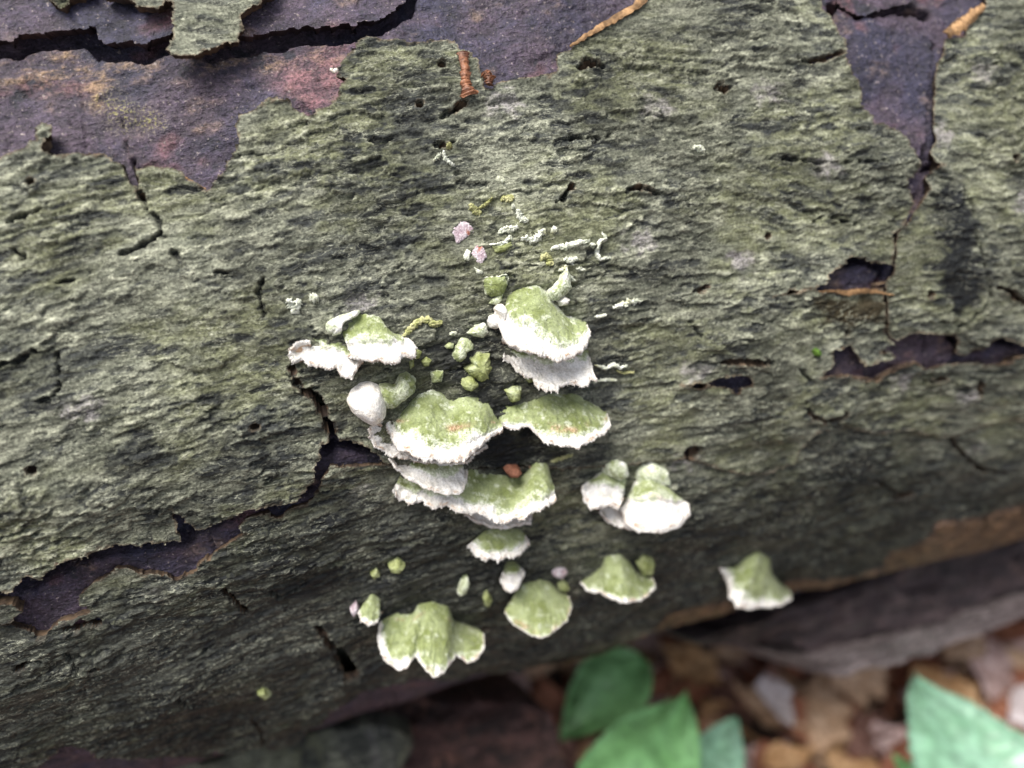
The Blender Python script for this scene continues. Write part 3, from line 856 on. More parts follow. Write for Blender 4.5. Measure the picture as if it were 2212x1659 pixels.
plate('bark_plate', 'D', .0004, -.0028, BM, lift=.0008, rough=.55, inn=.0028, parent=log, extra=extra_bark, cracks='A', label='grey green bark plate at the right edge')
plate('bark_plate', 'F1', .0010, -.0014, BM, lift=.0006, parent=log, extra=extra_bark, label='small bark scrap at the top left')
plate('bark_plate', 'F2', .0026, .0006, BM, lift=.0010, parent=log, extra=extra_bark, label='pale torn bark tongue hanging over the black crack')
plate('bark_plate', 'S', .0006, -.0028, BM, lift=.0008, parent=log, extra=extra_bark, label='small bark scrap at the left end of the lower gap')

# ------------------------------------------------------------------ curled strips of torn bark (parts of the log)
def strip(name, line, width_px, mat, parent, curl=1.0, h0=.001, thick=.0004, label=None, seed=0, n=60, m=14):
    """a thin skin along a photo line, rolled up about that line"""
    pts = resample(line, n)
    s, th, p = hit(pts, h0)
    wid = np.array(width_px, float); wid = np.interp(np.linspace(0, 1, n), np.linspace(0, 1, len(wid)), wid) * .2 / FPX
    wid = wid * (1 + .45 * perlin(np.arange(n) * .31, np.zeros(n) + seed, 5))
    p = p + (perlin(np.arange(n) * .35, np.zeros(n) + seed + 3, 9) * .0005)[:, None] * Z
    tan = np.gradient(p, axis=0); tan /= np.linalg.norm(tan, axis=1)[:, None]
    nor = np.cos(th)[:, None] * (-H) + np.sin(th)[:, None] * Z
    side = np.cross(nor, tan)
    a = np.linspace(-1, 1, m)
    ang = a * curl * 1.3
    rad = wid[:, None] / (2.6 * max(curl, .2))
    x = np.sin(ang)[None] * rad; y = (np.cos(ang)[None] - math.cos(curl * 1.3)) * rad
    jit = .10 * wid[:, None] * perlin(np.arange(n)[:, None] * .22 + seed, a[None] * 1.5, 6)
    up = p[:, None] + side[:, None] * (x + jit)[..., None] + nor[:, None] * (y + .5 * jit + .0004)[..., None]
    lo = up - nor[:, None] * thick
    v = np.concatenate([up.reshape(-1, 3), lo.reshape(-1, 3)])
    q = grid_quads(n, m); k = n * m
    q2 = q[:, ::-1] + k
    rim = []
    loop = [i * m for i in range(n)] + [(n - 1) * m + j for j in range(1, m)] + [i * m + m - 1 for i in range(n - 2, -1, -1)] + [j for j in range(m - 2, 0, -1)]
    for i in range(len(loop)):
        u0 = loop[i]; u1 = loop[(i + 1) % len(loop)]
        rim.append([u0, u1, u1 + k, u0 + k])
    me = quad_mesh(name, v, np.concatenate([q, q2, np.array(rim)]), [mat])
    o = link(name, me, parent)
    if label: o['label'] = label
    return o

strip('bark_curl', K2((825, 330), (840, 430), (842, 520), (870, 600)), (30, 22, 22, 42), M_RUST, log, .7, .0022, label='rusty red peeled strip of bark at the top of the main plate', seed=1)
strip('bark_curl', K2((955, 455), (990, 480), (985, 535)), (22, 28, 16), M_RUST, log, .9, .002, label='small rusty flap beside the peeled strip', seed=2)
strip('bark_curl', K2((1490, 292), (1570, 240), (1640, 195), (1760, 125), (1870, 60), (1950, 0), (2030, -110)), (4, 11, 13, 16, 17, 15, 8), M_TAN, log, .22, .0011, label='tan rolled rim along the upper edge of the main plate', seed=3)
strip('bark_curl', K3((1720, 215), (1800, 170), (1890, 95), (1955, 45)), (20, 36, 28, 20), M_TAN, log, .6, .0022, label='orange tan roll of bark at the top right', seed=4)
strip('bark_curl', K2((5, 445), (45, 440)), (10, 8), M_WHITE, log, .7, .0016, label='small pale chip at the tip of the main plate', seed=5, n=14, m=8)
strip('bark_curl', K7((830, 262), (1000, 262), (1110, 272), (1180, 262), (1260, 262), (1400, 285)), (1, 2, 11, 14, 8, 1), M_TAN, log, .22, .0007, label='tan curled lip under the upper hole', seed=6)
strip('bark_curl', K7((940, 800), (1080, 782), (1200, 800), (1280, 815)), (2, 3, 4, 5), M_EDGE, log, .35, .0004, label='brown rim under the long lower hole', seed=7)
strip('bark_curl', K7((1290, 795), (1400, 738), (1480, 712), (1535, 703), (1560, 728)), (5, 7, 4, 5, 3), M_EDGE, log, .35, .0006, label='lifted brown rim at the middle of the long lower hole', seed=8)
strip('bark_curl', K1((330, 975), (460, 970), (640, 962)), (3, 3, 3), M_EDGE, log, .6, .0006, seed=9)
strip('bark_curl', K1((1110, 1080), (1200, 1135), (1285, 1180)), (2, 4, 2), M_TAN, log, .2, .0002, seed=10, label='pale rim at the lower tip of the bare patch')

# ------------------------------------------------------------------ fungi
def fungus_noise(p, sc_, seed):
    return fbm(p[..., 0] * sc_ + p[..., 2] * sc_ * .7, p[..., 1] * sc_ - p[..., 2] * sc_ * .6, 3, seed)

def bracket(label, attach, margin, jm=.65, slope=18, dome=.07, th=.0012, base=.0035, rust=None, seed=0, fringe=1.0, white0=0., group='bracket fungi on the log', arch=.5, min_out=.0025, whitetop=.85):
    """one shelf: skin (green), rim (white), underside; attach and margin run left to right in the photo"""
    att = resample(attach, 90); mar = resample(margin, 90)
    L = np.linalg.norm(np.diff(np.array(margin, float), axis=0), axis=1).sum() / FPX * .25
    n = int(np.clip(L / .00028, 46, 210))
    att = resample(attach, n); mar = resample(margin, n)
    kw = max(3, n // 11) | 1
    ker = np.hanning(kw + 2)[1:-1]; ker /= ker.sum()
    att = np.stack([np.convolve(np.pad(att[:, c], kw // 2, mode='edge'), ker, 'valid') for c in range(2)], -1)
    _, tha, pa = hit(att, -.0006)
    mean = pa.mean(0)
    w = np.linspace(-1, 1, n)
    basep = pa * arch + mean * (1 - arch)
    nrm = Z * math.cos(RAD(slope)) - H * math.sin(RAD(slope))
    d = ray(mar)
    k = ((basep - CAM) @ nrm) / (d @ nrm)
    pm = CAM + k[:, None] * d
    # keep the margin clear of the bark
    _, _, pb = hit(mar, min_out)
    s_, t_, r_ = st_of(pm)
    kb = ((pb - CAM) * d).sum(1) / (d * d).sum(1)
    k = np.minimum(k, kb)
    kk = np.convolve(np.pad(k, 3, mode='edge'), np.ones(7) / 7, 'valid')
    pm = CAM + kk[:, None] * d
    ln = np.linalg.norm(pm - pa, axis=1)
    dirv = (pm - pa) / np.maximum(ln, 1e-5)[:, None]
    x = np.cumsum(np.concatenate([[0], np.linalg.norm(np.diff(pm, axis=0), axis=1)]))
    jag = fringe * (.00075 * fbm(x * 420, x * 0 + seed, 2, 91) + .0008 * np.abs(fbm(x * 900, x * 0 + seed + 4, 2, 92)))
    m = int(np.clip(ln.max() / .00028, 26, 80))
    j = np.linspace(0, 1, m)
    tan = np.gradient(pm, axis=0); tan /= np.maximum(np.linalg.norm(tan, axis=1), 1e-6)[:, None]
    up = np.cross(dirv, tan); up /= np.maximum(np.linalg.norm(up, axis=1), 1e-6)[:, None]
    up = np.where((up @ nrm)[:, None] < 0, -up, up)
    up = .35 * up + .65 * nrm; up /= np.linalg.norm(up, axis=1)[:, None]
    dm = np.minimum(dome * ln, .005)
    prof = np.sin(np.pi * np.clip(j, 0, 1) ** .8) ** .85
    lnj = ln[:, None] * j[None] + jag[:, None] * smooth(.55, 1, j)[None]
    top = pa[:, None] + dirv[:, None] * lnj[..., None] + up[:, None] * (dm[:, None] * prof[None])[..., None]
    jmv = np.interp(np.linspace(0, 1, n), np.linspace(0, 1, len(np.atleast_1d(jm))), np.atleast_1d(jm)) if np.ndim(jm) else np.full(n, jm)
    jmv = jmv + .035 * fbm(x * 260, x * 0 + 7 + seed, 3, 93)
    zone = .00016 * np.sin(lnj / .0021 * 2 * np.pi / 2 + 1.5 * fbm(x * 90, x * 0 + seed, 2, 94)[:, None]) * smooth(.2, .6, j)[None]
    rough = .0006 * fungus_noise(top, 330, 95 + seed) + .00032 * fungus_noise(top, 1100, 96)
    rough = rough + .00028 * perlin(x[:, None] * 700 + 2 * fungus_noise(top, 120, 110), j[None] * 1.5 + seed, 119) * smooth(.3, .8, j)[None]
    step = .0009 * smooth(-.02, .05, j[None] - jmv[:, None]) * (1 - smooth(.75, 1., j))[None]
    top = top + up[:, None] * ((rough + zone - step) * smooth(0, .12, j)[None])[..., None]
    # rolled rim and underside
    thk = th * (.75 + .5 * np.abs(fbm(x * 160, x * 0 + 3 + seed, 2, 97)))
    a = np.linspace(0, 1, 6)[1:]
    rim = top[:, -1][:, None] + dirv[:, None] * (np.sin(a * np.pi) * .45 * thk[:, None])[..., None] - up[:, None] * (a[None] * thk[:, None])[..., None]
    rim = rim + dirv[:, None] * (fringe * .00022 * fungus_noise(rim, 1500, 98))[..., None]
    b = np.linspace(0, 1, 18)
    root = pa - Z * base - up * .001
    und = rim[:, -1][:, None] * (1 - b)[None, :, None] + root[:, None] * b[None, :, None]
    und = und - up[:, None] * (np.sin(np.pi * b) * .0006 + .0003 * fungus_noise(und, 700, 99))[..., None]
    o = empty('bracket_fungus', label=label, category='fungus', group=group)
    jj = np.broadcast_to(j[None], (n, m))
    msk = smooth(-.14, .10, jj - jmv[:, None] + .10 * fungus_noise(top, 260, 105 + seed))
    wt = white0 * (1 - msk) + whitetop * (1 - smooth(.0, .35, jj)) * np.clip(.5 + 1.6 * fungus_noise(top, 120, 101 + seed), 0, 1.3) + .95 * msk
    rs = np.zeros((n, m))
    if rust is not None:
        rj, rw, ra = rust
        rs = ra * np.exp(-((jj - rj - .05 * fbm(x * 120, x * 0 + seed, 2, 102)[:, None]) / rw) ** 2) * smooth(-.15, .25, fbm(x * 110, x * 0 + 2 + seed, 2, 103))[:, None]
    rs = np.maximum(rs, .9 * smooth(.91, .985, jj) * smooth(-.10, .16, fbm(x * 170, x * 0 + 12 + seed, 3, 106))[:, None])
    frost = .38 * np.exp(-((jj - jmv[:, None] + .13) / .12) ** 2)
    wt = wt + .16 * np.sin(lnj / .0036 * 2 * np.pi + 2.2 * fbm(x * 70, x * 0 + seed, 2, 108)[:, None]) * smooth(.15, .4, jj) * (1 - msk)
    wt = wt - .22 * smooth(.05, .4, fungus_noise(top, 95, 109 + seed)) * (1 - msk)
    wt = wt + frost * np.clip(.6 + 1.2 * fungus_noise(top, 180, 107 + seed), 0, 1.2)
    cut = int(np.clip(round(float(np.median(jmv)) * m), 4, m - 3))
    # the skin and the white rim are cut along the growth line, column by column
    def sheet(name, pts, mat, at=None):
        nn, mm = pts.shape[:2]
        me = quad_mesh(name, pts.reshape(-1, 3), grid_quads(nn, mm)[:, ::-1], [mat], None, None if at is None else {k_: v_.ravel() for k_, v_ in at.items()})
        return link(name, me, o)
    cap_cols = np.clip(np.round(jmv * (m - 1)).astype(int), 3, m - 4)
    # warp j so that the growth line lies on one row
    def rows(lo, hi, cnt):
        f = np.linspace(0, 1, cnt)[None] * (hi - lo)[:, None] + lo[:, None]
        i0 = np.clip(np.floor(f).astype(int), 0, m - 2); fr = f - i0
        ar = np.arange(n)[:, None]
        g = lambda F: F[ar, i0] * ((1 - fr)[..., None] if F.ndim == 3 else 1 - fr) + F[ar, i0 + 1] * (fr[..., None] if F.ndim == 3 else fr)
        return g
    jl = np.clip(jmv * (m - 1), 2.5, m - 3.5)
    g1 = rows(np.zeros(n), jl, max(int(jl.mean()) + 1, 5))
    g2 = rows(jl, np.full(n, m - 1.0), max(m - int(jl.mean()), 5))
    sheet('cap_skin', g1(top), M_CAP, dict(white=g1(wt), rust=g1(rs)))
    mt = g2(top); sheet('cap_rim', np.concatenate([mt, rim], 1), M_CAP,
                        dict(white=np.concatenate([g2(wt), np.full(rim.shape[:2], 1.1)], 1),
                             rust=np.concatenate([g2(rs), np.broadcast_to((1.0 * smooth(-.25, .2, fbm(x * 150, x * 0 + 9 + seed, 2, 104)))[:, None] * np.array([.3, .8, 1., 1., 1.])[None], rim.shape[:2])], 1)))
    # felt hairs: short blades, longest along the lip
    rs_ = np.random.default_rng(500 + seed)
    rimall = np.concatenate([top[:, -3:], rim], 1)
    nr = int(n * 2.2 * fringe) + 30; nc_ = int(n * m * .10)
    i1 = rs_.integers(0, n, nr); j1 = rs_.integers(0, rimall.shape[1] - 2, nr)
    i2 = rs_.integers(0, n, nc_); j2 = rs_.integers(2, m, nc_)
    bp = np.concatenate([rimall[i1, j1], top[i2, j2]])
    dv = np.concatenate([dirv[i1] * 1.0 - up[i1] * .35, dirv[i2] * .55 + up[i2] * .75]) + rs_.normal(0, .6, (nr + nc_, 3))
    dv /= np.linalg.norm(dv, axis=1)[:, None]
    ll = np.concatenate([rs_.uniform(.0001, .00036, nr) * min(1.2, .4 + .6 * fringe), rs_.uniform(.0002, .00045, nc_)])
    sd_ = np.cross(dv, rs_.normal(0, 1, dv.shape)); sd_ /= np.maximum(np.linalg.norm(sd_, axis=1), 1e-6)[:, None]
    hw = np.concatenate([rs_.uniform(.00006, .00014, nr), rs_.uniform(.00004, .00009, nc_)])[:, None]
    tip = bp + dv * ll[:, None]
    hv = np.stack([bp - sd_ * hw, bp + sd_ * hw, tip + sd_ * hw * .15, tip - sd_ * hw * .15], 1).reshape(-1, 3)
    hwv = np.repeat(np.concatenate([np.full(nr, 1.2), wt[i2, j2]]), 4)
    hm = quad_mesh('fringe_hairs', hv, np.arange(len(hv)).reshape(-1, 4), [M_CAP], None, dict(white=hwv, rust=hwv * 0))
    link('fringe_hairs', hm, o, kind='stuff')
    und2 = np.concatenate([rim[:, -1:], und[:, 1:]], 1)
    sheet('pore_surface', und2, M_PORE)
    return o

bracket('large upper right bracket fungus with green lobed top and thick white lip',
        K6((790, 640), (840, 560), (845, 450), (960, 380), (1140, 335), (1240, 420), (1330, 560), (1440, 720), (1560, 740), (1650, 790)),
        K6((720, 650), (735, 800), (790, 960), (880, 1010), (1000, 1050), (1120, 1100), (1260, 1130), (1400, 1180), (1500, 1150), (1600, 1100), (1680, 1000), (1715, 900), (1690, 820)),
        jm=(.5, .66, .80, .84, .82), rust=None, seed=1, th=.0022)
bracket('thin pinkish lower lip showing under the white lip of the upper right bracket',
        K6((820, 960), (1000, 980), (1300, 1010), (1500, 1000), (1640, 960)),
        K6((775, 965), (880, 1035), (1000, 1085), (1120, 1135), (1260, 1172), (1400, 1200), (1520, 1178), (1625, 1120), (1695, 1000)),
        jm=.2, seed=31, th=.0016, rust=(.95, .25, .8), whitetop=0, slope=22)
bracket('ragged white bracket fungus directly under the upper right one',
        K6((830, 1020), (1000, 1030), (1300, 1040), (1500, 1030), (1640, 1040), (1690, 1100)),
        K6((790, 1130), (800, 1190), (870, 1230), (920, 1290), (980, 1340), (1100, 1390), (1150, 1480), (1250, 1515), (1370, 1530), (1400, 1480), (1470, 1440), (1550, 1470), (1680, 1470), (1740, 1400), (1785, 1390), (1750, 1300), (1720, 1190)),
        jm=(.55, .45, .42, .42, .45), seed=2, fringe=1.5, whitetop=0, rust=(.3, .12, .5))
bracket('right hand shelf of the upper left white fungus pair, with green hump',
        K5((600, 610), (590, 500), (700, 370), (820, 335), (950, 370), (970, 480), (1060, 560), (1180, 590)),
        K5((680, 680), (690, 770), (760, 795), (850, 800), (960, 805), (1080, 820), (1160, 790), (1200, 760), (1290, 770), (1310, 690), (1260, 630), (1200, 600)),
        jm=(.62, .64, .68, .66, .5), seed=3, th=.0020, fringe=1.2)
bracket('left hand shelf of the upper left pair, mostly bare white and ragged',
        K5((300, 618), (380, 600), (500, 570), (620, 600), (690, 690), (760, 760)),
        K5((290, 622), (190, 645), (120, 700), (130, 830), (230, 800), (310, 860), (400, 850), (480, 890), (560, 870), (600, 960), (700, 975), (740, 890), (800, 820)),
        jm=(.2, .3, .5, .45, .3), seed=4, th=.0018, fringe=1.3)
bracket('pale lower layer jutting left from under the broad central bracket',
        K11((420, 400), (480, 430), (560, 560), (700, 640)),
        K11((350, 430), (290, 490), (330, 610), (420, 665), (540, 700), (700, 725)),
        jm=.3, seed=6, fringe=1.3, white0=.2)
bracket('broad central bracket fungus with two green lobes and layered white lip',
        K11((500, 410), (570, 300), (650, 215), (740, 188), (815, 222), (880, 278), (960, 250), (1060, 240), (1140, 268), (1195, 360), (1240, 440)),
        K11((430, 440), (445, 540), (500, 610), (600, 660), (700, 690), (860, 715), (970, 700), (1040, 640), (1110, 590), (1160, 540), (1250, 475)),
        jm=(.66, .78, .82, .82, .82, .88), seed=7, rust=(.56, .05, 1.0), th=.0022, fringe=1.1)
bracket('thin pinkish frilled lip under the front of the broad central bracket',
        K11((560, 600), (700, 630), (860, 640), (1000, 620), (1080, 560)),
        K11((470, 600), (560, 668), (700, 716), (860, 742), (985, 726), (1062, 655), (1135, 602)),
        jm=.2, seed=32, th=.0016, rust=(.95, .25, .8), whitetop=0, slope=22, fringe=1.3)
bracket('green wavy bracket fungus with thin white lip, right of the broad central one',
        K11((1190, 420), (1180, 370), (1260, 310), (1450, 260), (1560, 215), (1780, 215), (1900, 290), (1940, 330), (1990, 375)),
        K11((1215, 455), (1310, 490), (1430, 458), (1480, 510), (1550, 570), (1680, 600), (1800, 620), (1850, 585), (1900, 570), (2000, 500), (2035, 460), (2010, 385)),
        jm=(.8, .9, .86, .84, .82), seed=8, rust=(.74, .06, .9), fringe=1.2)
bracket('small cupped white shell tucked under the broad central bracket',
        K11((490, 700), (700, 700), (900, 690), (980, 750)),
        K11((430, 705), (480, 770), (540, 830), (640, 880), (720, 930), (850, 960), (960, 940), (990, 870), (990, 790)),
        jm=(.3, .5, .55, .5, .35), seed=9, whitetop=0, fringe=.8, rust=(.2, .15, .5))
bracket('frilled shelf peeping out under the green double lobed bracket',
        K11((1000, 1040), (1150, 1060), (1300, 1060), (1420, 1040)),
        K11((960, 1090), (1050, 1150), (1150, 1190), (1240, 1210), (1350, 1190), (1450, 1165), (1460, 1110)),
        jm=.25, seed=10, rust=(.6, .3, .4), slope=25)
bracket('wide green double lobed bracket with white frilled edge, lowest of the main stack',
        K11((500, 830), (700, 850), (960, 790), (1000, 735), (1100, 790), (1250, 815), (1380, 850), (1440, 790), (1490, 690), (1580, 710), (1590, 800), (1600, 900)),
        K11((460, 930), (500, 985), (600, 1030), (640, 995), (760, 1060), (850, 1035), (950, 1100), (1050, 1090), (1120, 1110), (1190, 1150), (1250, 1170), (1330, 1130), (1400, 1140), (1470, 1080), (1560, 1060), (1640, 990), (1610, 920)),
        jm=(.55, .64, .74, .82, .84, .84, .7), seed=11, fringe=1.5, whitetop=.2)
bracket('small fan shaped green bracket with white teeth below the main stack',
        K11((1120, 1235), (1180, 1215), (1250, 1210), (1370, 1220), (1400, 1250)),
        K11((1000, 1340), (1060, 1385), (1110, 1430), (1200, 1430), (1330, 1420), (1380, 1380), (1440, 1320), (1420, 1265)),
        jm=(.74, .78, .76, .66), white0=-.15, seed=12, fringe=1.6, whitetop=0)
bracket('tiny thumb shaped fungus with white tip between the lower green brackets',
        K11((1260, 1500), (1290, 1455), (1330, 1450), (1380, 1490)),
        K11((1240, 1570), (1260, 1635), (1310, 1659), (1360, 1640), (1390, 1580), (1400, 1520)),
        jm=.55, seed=13, dome=.25, fringe=.5, whitetop=.1, th=.002)
bracket('left member of the white capped pair right of the main stack',
        K11((1880, 870), (1960, 810), (2050, 770), (2150, 830), (2140, 900)),
        K11((1850, 895), (1845, 990), (1900, 1060), (1960, 1050), (2030, 1030), (2100, 1060), (2125, 980)),
        jm=(.4, .45, .5, .5), seed=14, th=.0022, fringe=.9)
bracket('small grey shelf under the white capped pair',
        U((1300, 1085), (1320, 1080), (1350, 1090)),
        U((1297, 1102), (1310, 1122), (1340, 1135), (1362, 1142), (1368, 1120)),
        jm=.2, seed=15, slope=22)
bracket('smooth rounded white bracket with green saddle, right member of the pair',
        U((1358, 1078), (1368, 1042), (1400, 1022), (1430, 1042), (1452, 1066), (1470, 1080)),
        U((1345, 1092), (1350, 1122), (1380, 1139), (1430, 1143), (1470, 1131), (1489, 1103), (1482, 1084)),
        jm=(.45, .52, .52, .48), seed=16, th=.0026, fringe=.4, dome=.22, rust=(.5, .04, .5))
bracket('green winged bracket with white dab on its hump, lower right',
        K9((1610, 470), (1690, 400), (1710, 345), (1800, 325), (1860, 370), (1900, 440), (1985, 465)),
        K9((1560, 500), (1600, 545), (1680, 560), (1750, 600), (1850, 625), (1950, 600), (1990, 560), (2020, 530), (2005, 475)),
        jm=.95, seed=17, fringe=.8, whitetop=.5, white0=-.22)
bracket('round pale green fan in the middle of the bottom row',
        K9((1180, 560), (1200, 505), (1300, 482), (1370, 500), (1420, 560)),
        K9((1150, 590), (1090, 680), (1150, 760), (1210, 800), (1300, 840), (1360, 830), (1400, 790), (1470, 740), (1500, 650), (1480, 590)),
        jm=1.03, seed=18, fringe=.7, rust=(.97, .06, .8), whitetop=.35, white0=-.2)
bracket('broad scalloped green fan of three joined lobes at the bottom, the lowest fungus',
        K9((350, 720), (430, 690), (520, 690), (545, 640), (640, 622), (735, 650), (765, 740), (850, 765), (915, 790)),
        K9((315, 750), (298, 870), (340, 980), (430, 1040), (485, 1025), (530, 950), (575, 1015), (640, 1085), (710, 1060), (750, 1000), (790, 945), (850, 990), (920, 970), (957, 900), (950, 820)),
        jm=(.72, .84, .95, .95, .97, .97), seed=19, dome=.08, fringe=.7, whitetop=.35, white0=-.2, rust=(.22, .03, .6))
bracket('small green tongue left of the scalloped green fan',
        K9((230, 600), (270, 555), (310, 590), (310, 640)),
        K9((180, 680), (190, 730), (240, 762), (300, 742), (312, 680)),
        jm=.9, seed=22, whitetop=.2, white0=-.2)
bracket('lone green bracket with cream left edge on the brown lower rim of the log',
        K10((400, 425), (480, 350), (560, 312), (630, 350), (640, 450), (720, 545)),
        K10((325, 412), (370, 490), (380, 590), (430, 650), (520, 665), (600, 650), (700, 645), (770, 600), (745, 560)),
        jm=(.58, .76, .88, .92), seed=23, fringe=1.0, whitetop=.2, white0=-.2)

def blob(name, outline, height, mat, label, cat, group=None, seed=0, rough=1.0, off=0., white=.0, parent=None):
    """a lump with the traced outline sitting on the bark"""
    nn = 96
    pts = np.asarray(outline, float)
    loop = resample(np.concatenate([pts, pts[:1]]), nn + 1)[:-1]
    c = loop.mean(0)
    s, th, p = hit(loop, off); sc0, thc, pc = hit(c[None], off)
    m = 24
    rr = np.linspace(0, 1.06, m)
    x = np.arange(nn)
    loop = np.stack([np.convolve(np.pad(loop[:, c_], 2, mode='wrap'), np.array([1, 2, 3, 2, 1]) / 9, 'valid') for c_ in range(2)], -1)
    s, th, p = hit(loop, off)
    jag = 1 + rough * (.07 * perlin(x * .45 + seed, x * 0 + .5, 111) + .02 * perlin(x * 1.3 + seed, x * 0 + .5, 118))
    ss = sc0[0] + (s - sc0[0])[:, None] * rr[None] * jag[:, None]; tt = thc[0] + (th - thc[0])[:, None] * rr[None] * jag[:, None]
    prof = np.sqrt(np.clip(1 - (rr / 1.0) ** 2.6, 0, 1))
    off = off + .0004 + float(bark_relief(ss, tt * R)[0].mean())
    base = P(ss, tt, R + macro(ss, tt) + off)
    hgt = height * prof[None] * (1 + .30 * rough * fungus_noise(base, 240, 112 + seed)) + .00030 * rough * fungus_noise(base, 800, 113) * (prof[None] > 0) - .0016 * (rr > 1)[None]
    sid = .0003 * rough * fungus_noise(base, 500, 117)
    v = P(ss + sid * prof[None], tt, R + macro(ss, tt) + off + hgt)
    v = np.concatenate([v, v[:1]], 0)
    n2 = nn + 1
    vv = v.reshape(-1, 3)
    q = grid_quads(n2, m)
    at = None
    if mat is M_CAP:
        w_ = white + .18 + .7 * fungus_noise(v, 200, 114 + seed)
        at = dict(white=w_.ravel(), rust=np.zeros(w_.size))
    me = quad_mesh(name, vv, q, [mat], None, at)
    props = {} if parent is not None else dict(label=label, category=cat)
    if group and parent is None: props['group'] = group
    return link(name, me, parent, **props)

club = empty('bracket_fungus', label='club shaped fungus with rounded white head and green neck pointing left', category='fungus', group='bracket fungi on the log')
blob('neck', K5((930, 1130), (960, 1050), (1020, 1040), (1110, 1060), (1150, 960), (1220, 930), (1310, 980), (1315, 1110), (1200, 1190), (1090, 1280), (1000, 1280), (940, 1220)), .0062, M_CAP, None, None, None, 51, parent=club, white=.08)
blob('head', K5((640, 1200), (690, 1100), (780, 1040), (880, 1030), (970, 1070), (1010, 1150), (1030, 1250), (1020, 1340), (950, 1395), (880, 1425), (780, 1370), (680, 1290)), .0095, M_WHITE, None, None, None, 52, parent=club, rough=.25)
G1 = 'small green fungus nubs on the bark'
blob('fungus_nub', K6((545, 335), (600, 300), (790, 300), (815, 390), (740, 520), (640, 520), (560, 490)), .0026, M_CAP, 'square green nub with white crest above left of the upper right bracket', 'fungus nub', G1, 1, white=-.05)
blob('fungus_nub', K6((600, 590), (650, 535), (760, 480), (740, 560), (690, 610)), .0016, M_CAP, 'thin pale green nub at the upper left corner of the upper right bracket', 'fungus nub', G1, 2, white=.3)
blob('fungus_nub', K6((1230, 470), (1330, 360), (1390, 250), (1440, 180), (1480, 300), (1495, 430), (1410, 510), (1330, 570), (1250, 560)), .0040, M_CAP, 'pale green horn rising at the upper right of the large bracket', 'fungus nub', G1, 3, white=.35)
blob('fungus_nub', K6((1340, 560), (1400, 500), (1475, 540), (1450, 600), (1370, 620)), .0035, M_WHITE, 'white woolly tuft beside the pale green horn', 'fungus nub', G1, 4)
blob('fungus_nub', K6((650, 640), (690, 590), (750, 590), (790, 650), (790, 720), (740, 800), (700, 720)), .0055, M_WHITE, 'white rolled lump on the left corner of the upper right bracket', 'fungus nub', G1, 5, rough=.5)
blob('fungus_nub', K6((590, 780), (610, 720), (670, 700), (725, 740), (730, 820), (680, 870), (610, 850)), .0042, M_WHITE, 'round white ball under the rolled lump left of the upper bracket', 'fungus nub', G1, 6, rough=.3)
blob('fungus_nub', K5((440, 540), (450, 460), (560, 400), (700, 360), (790, 335), (760, 400), (650, 440), (600, 500), (600, 570), (520, 590)), .0030, M_CAP, 'frosted lump behind the upper left fungus pair', 'fungus nub', G1, 7, white=.4)
blob('fungus_nub', K5((1660, 770), (1690, 690), (1750, 600), (1850, 630), (1875, 700), (1800, 740), (1800, 790), (1740, 840), (1680, 820)), .0030, M_CAP, 'long green nub with pale tip left of the upper right bracket', 'fungus nub', G1, 8, white=.1)
blob('fungus_nub', K5((1800, 560), (1880, 490), (1980, 460), (2010, 560), (1960, 610), (1870, 590)), .0024, M_CAP, 'fuzzy green nub touching the dark hollow left of the upper bracket', 'fungus nub', G1, 9, white=.2)
blob('fungus_nub', K5((1590, 690), (1630, 650), (1680, 660), (1670, 710), (1610, 715)), .0015, M_NUB, 'tiny green crumb left of the long green nub', 'fungus nub', G1, 10)
blob('fungus_nub', K5((1770, 900), (1850, 860), (1820, 790), (1900, 740), (2020, 740), (2030, 860), (2050, 900), (2010, 960), (2020, 1000), (1940, 1030), (1850, 980)), .0034, M_NUB, 'star shaped olive green nub in the middle of the bare dark bark', 'fungus nub', G1, 11)
blob('fungus_nub', K5((1755, 1000), (1850, 970), (1920, 1050), (1850, 1115), (1790, 1100), (1750, 1060)), .0030, M_NUB, 'rounded olive nub just below the star shaped nub', 'fungus nub', G1, 12)
blob('fungus_nub', K5((1280, 780), (1330, 715), (1370, 740), (1350, 800), (1310, 810)), .0018, M_NUB, 'small green nub at the right tip of the upper left pair', 'fungus nub', G1, 13)
blob('fungus_nub', K5((1360, 830), (1420, 790), (1465, 820), (1440, 880), (1390, 880)), .0018, M_NUB, 'second small green nub right of the upper left pair', 'fungus nub', G1, 14)
blob('fungus_nub', K5((1245, 830), (1290, 810), (1300, 880), (1260, 910)), .0012, M_NUB, 'narrow pale nub below the right tip of the upper left pair', 'fungus nub', G1, 15)
blob('fungus_nub', K5((1450, 945), (1520, 920), (1585, 925), (1570, 1030), (1470, 1040)), .0020, M_CAP, 'pale square nub above the broad central bracket', 'fungus nub', G1, 16, white=.2)
blob('fungus_nub', K11((1255, 205), (1320, 170), (1375, 180), (1365, 270), (1300, 290)), .0028, M_NUB, 'olive nub above the seam between the two central brackets', 'fungus nub', G1, 17)
blob('fungus_nub', K11((1390, 100), (1440, 90), (1475, 130), (1430, 150)), .0020, M_NUB, 'olive nub half hidden under the ragged white bracket', 'fungus nub', G1, 18)
blob('fungus_nub', K11((1975, 800), (2000, 730), (2060, 705), (2140, 725), (2155, 800), (2080, 850)), .0035, M_CAP, 'frosted green dome on top of the white capped left member', 'fungus nub', G1, 19, white=.35)
blob('fungus_nub', U((1372, 1035), (1380, 1010), (1410, 1000), (1440, 1015), (1445, 1040), (1410, 1048)), .0030, M_CAP, 'frosted green dome behind the smooth white bracket', 'fungus nub', G1, 20, white=.4)
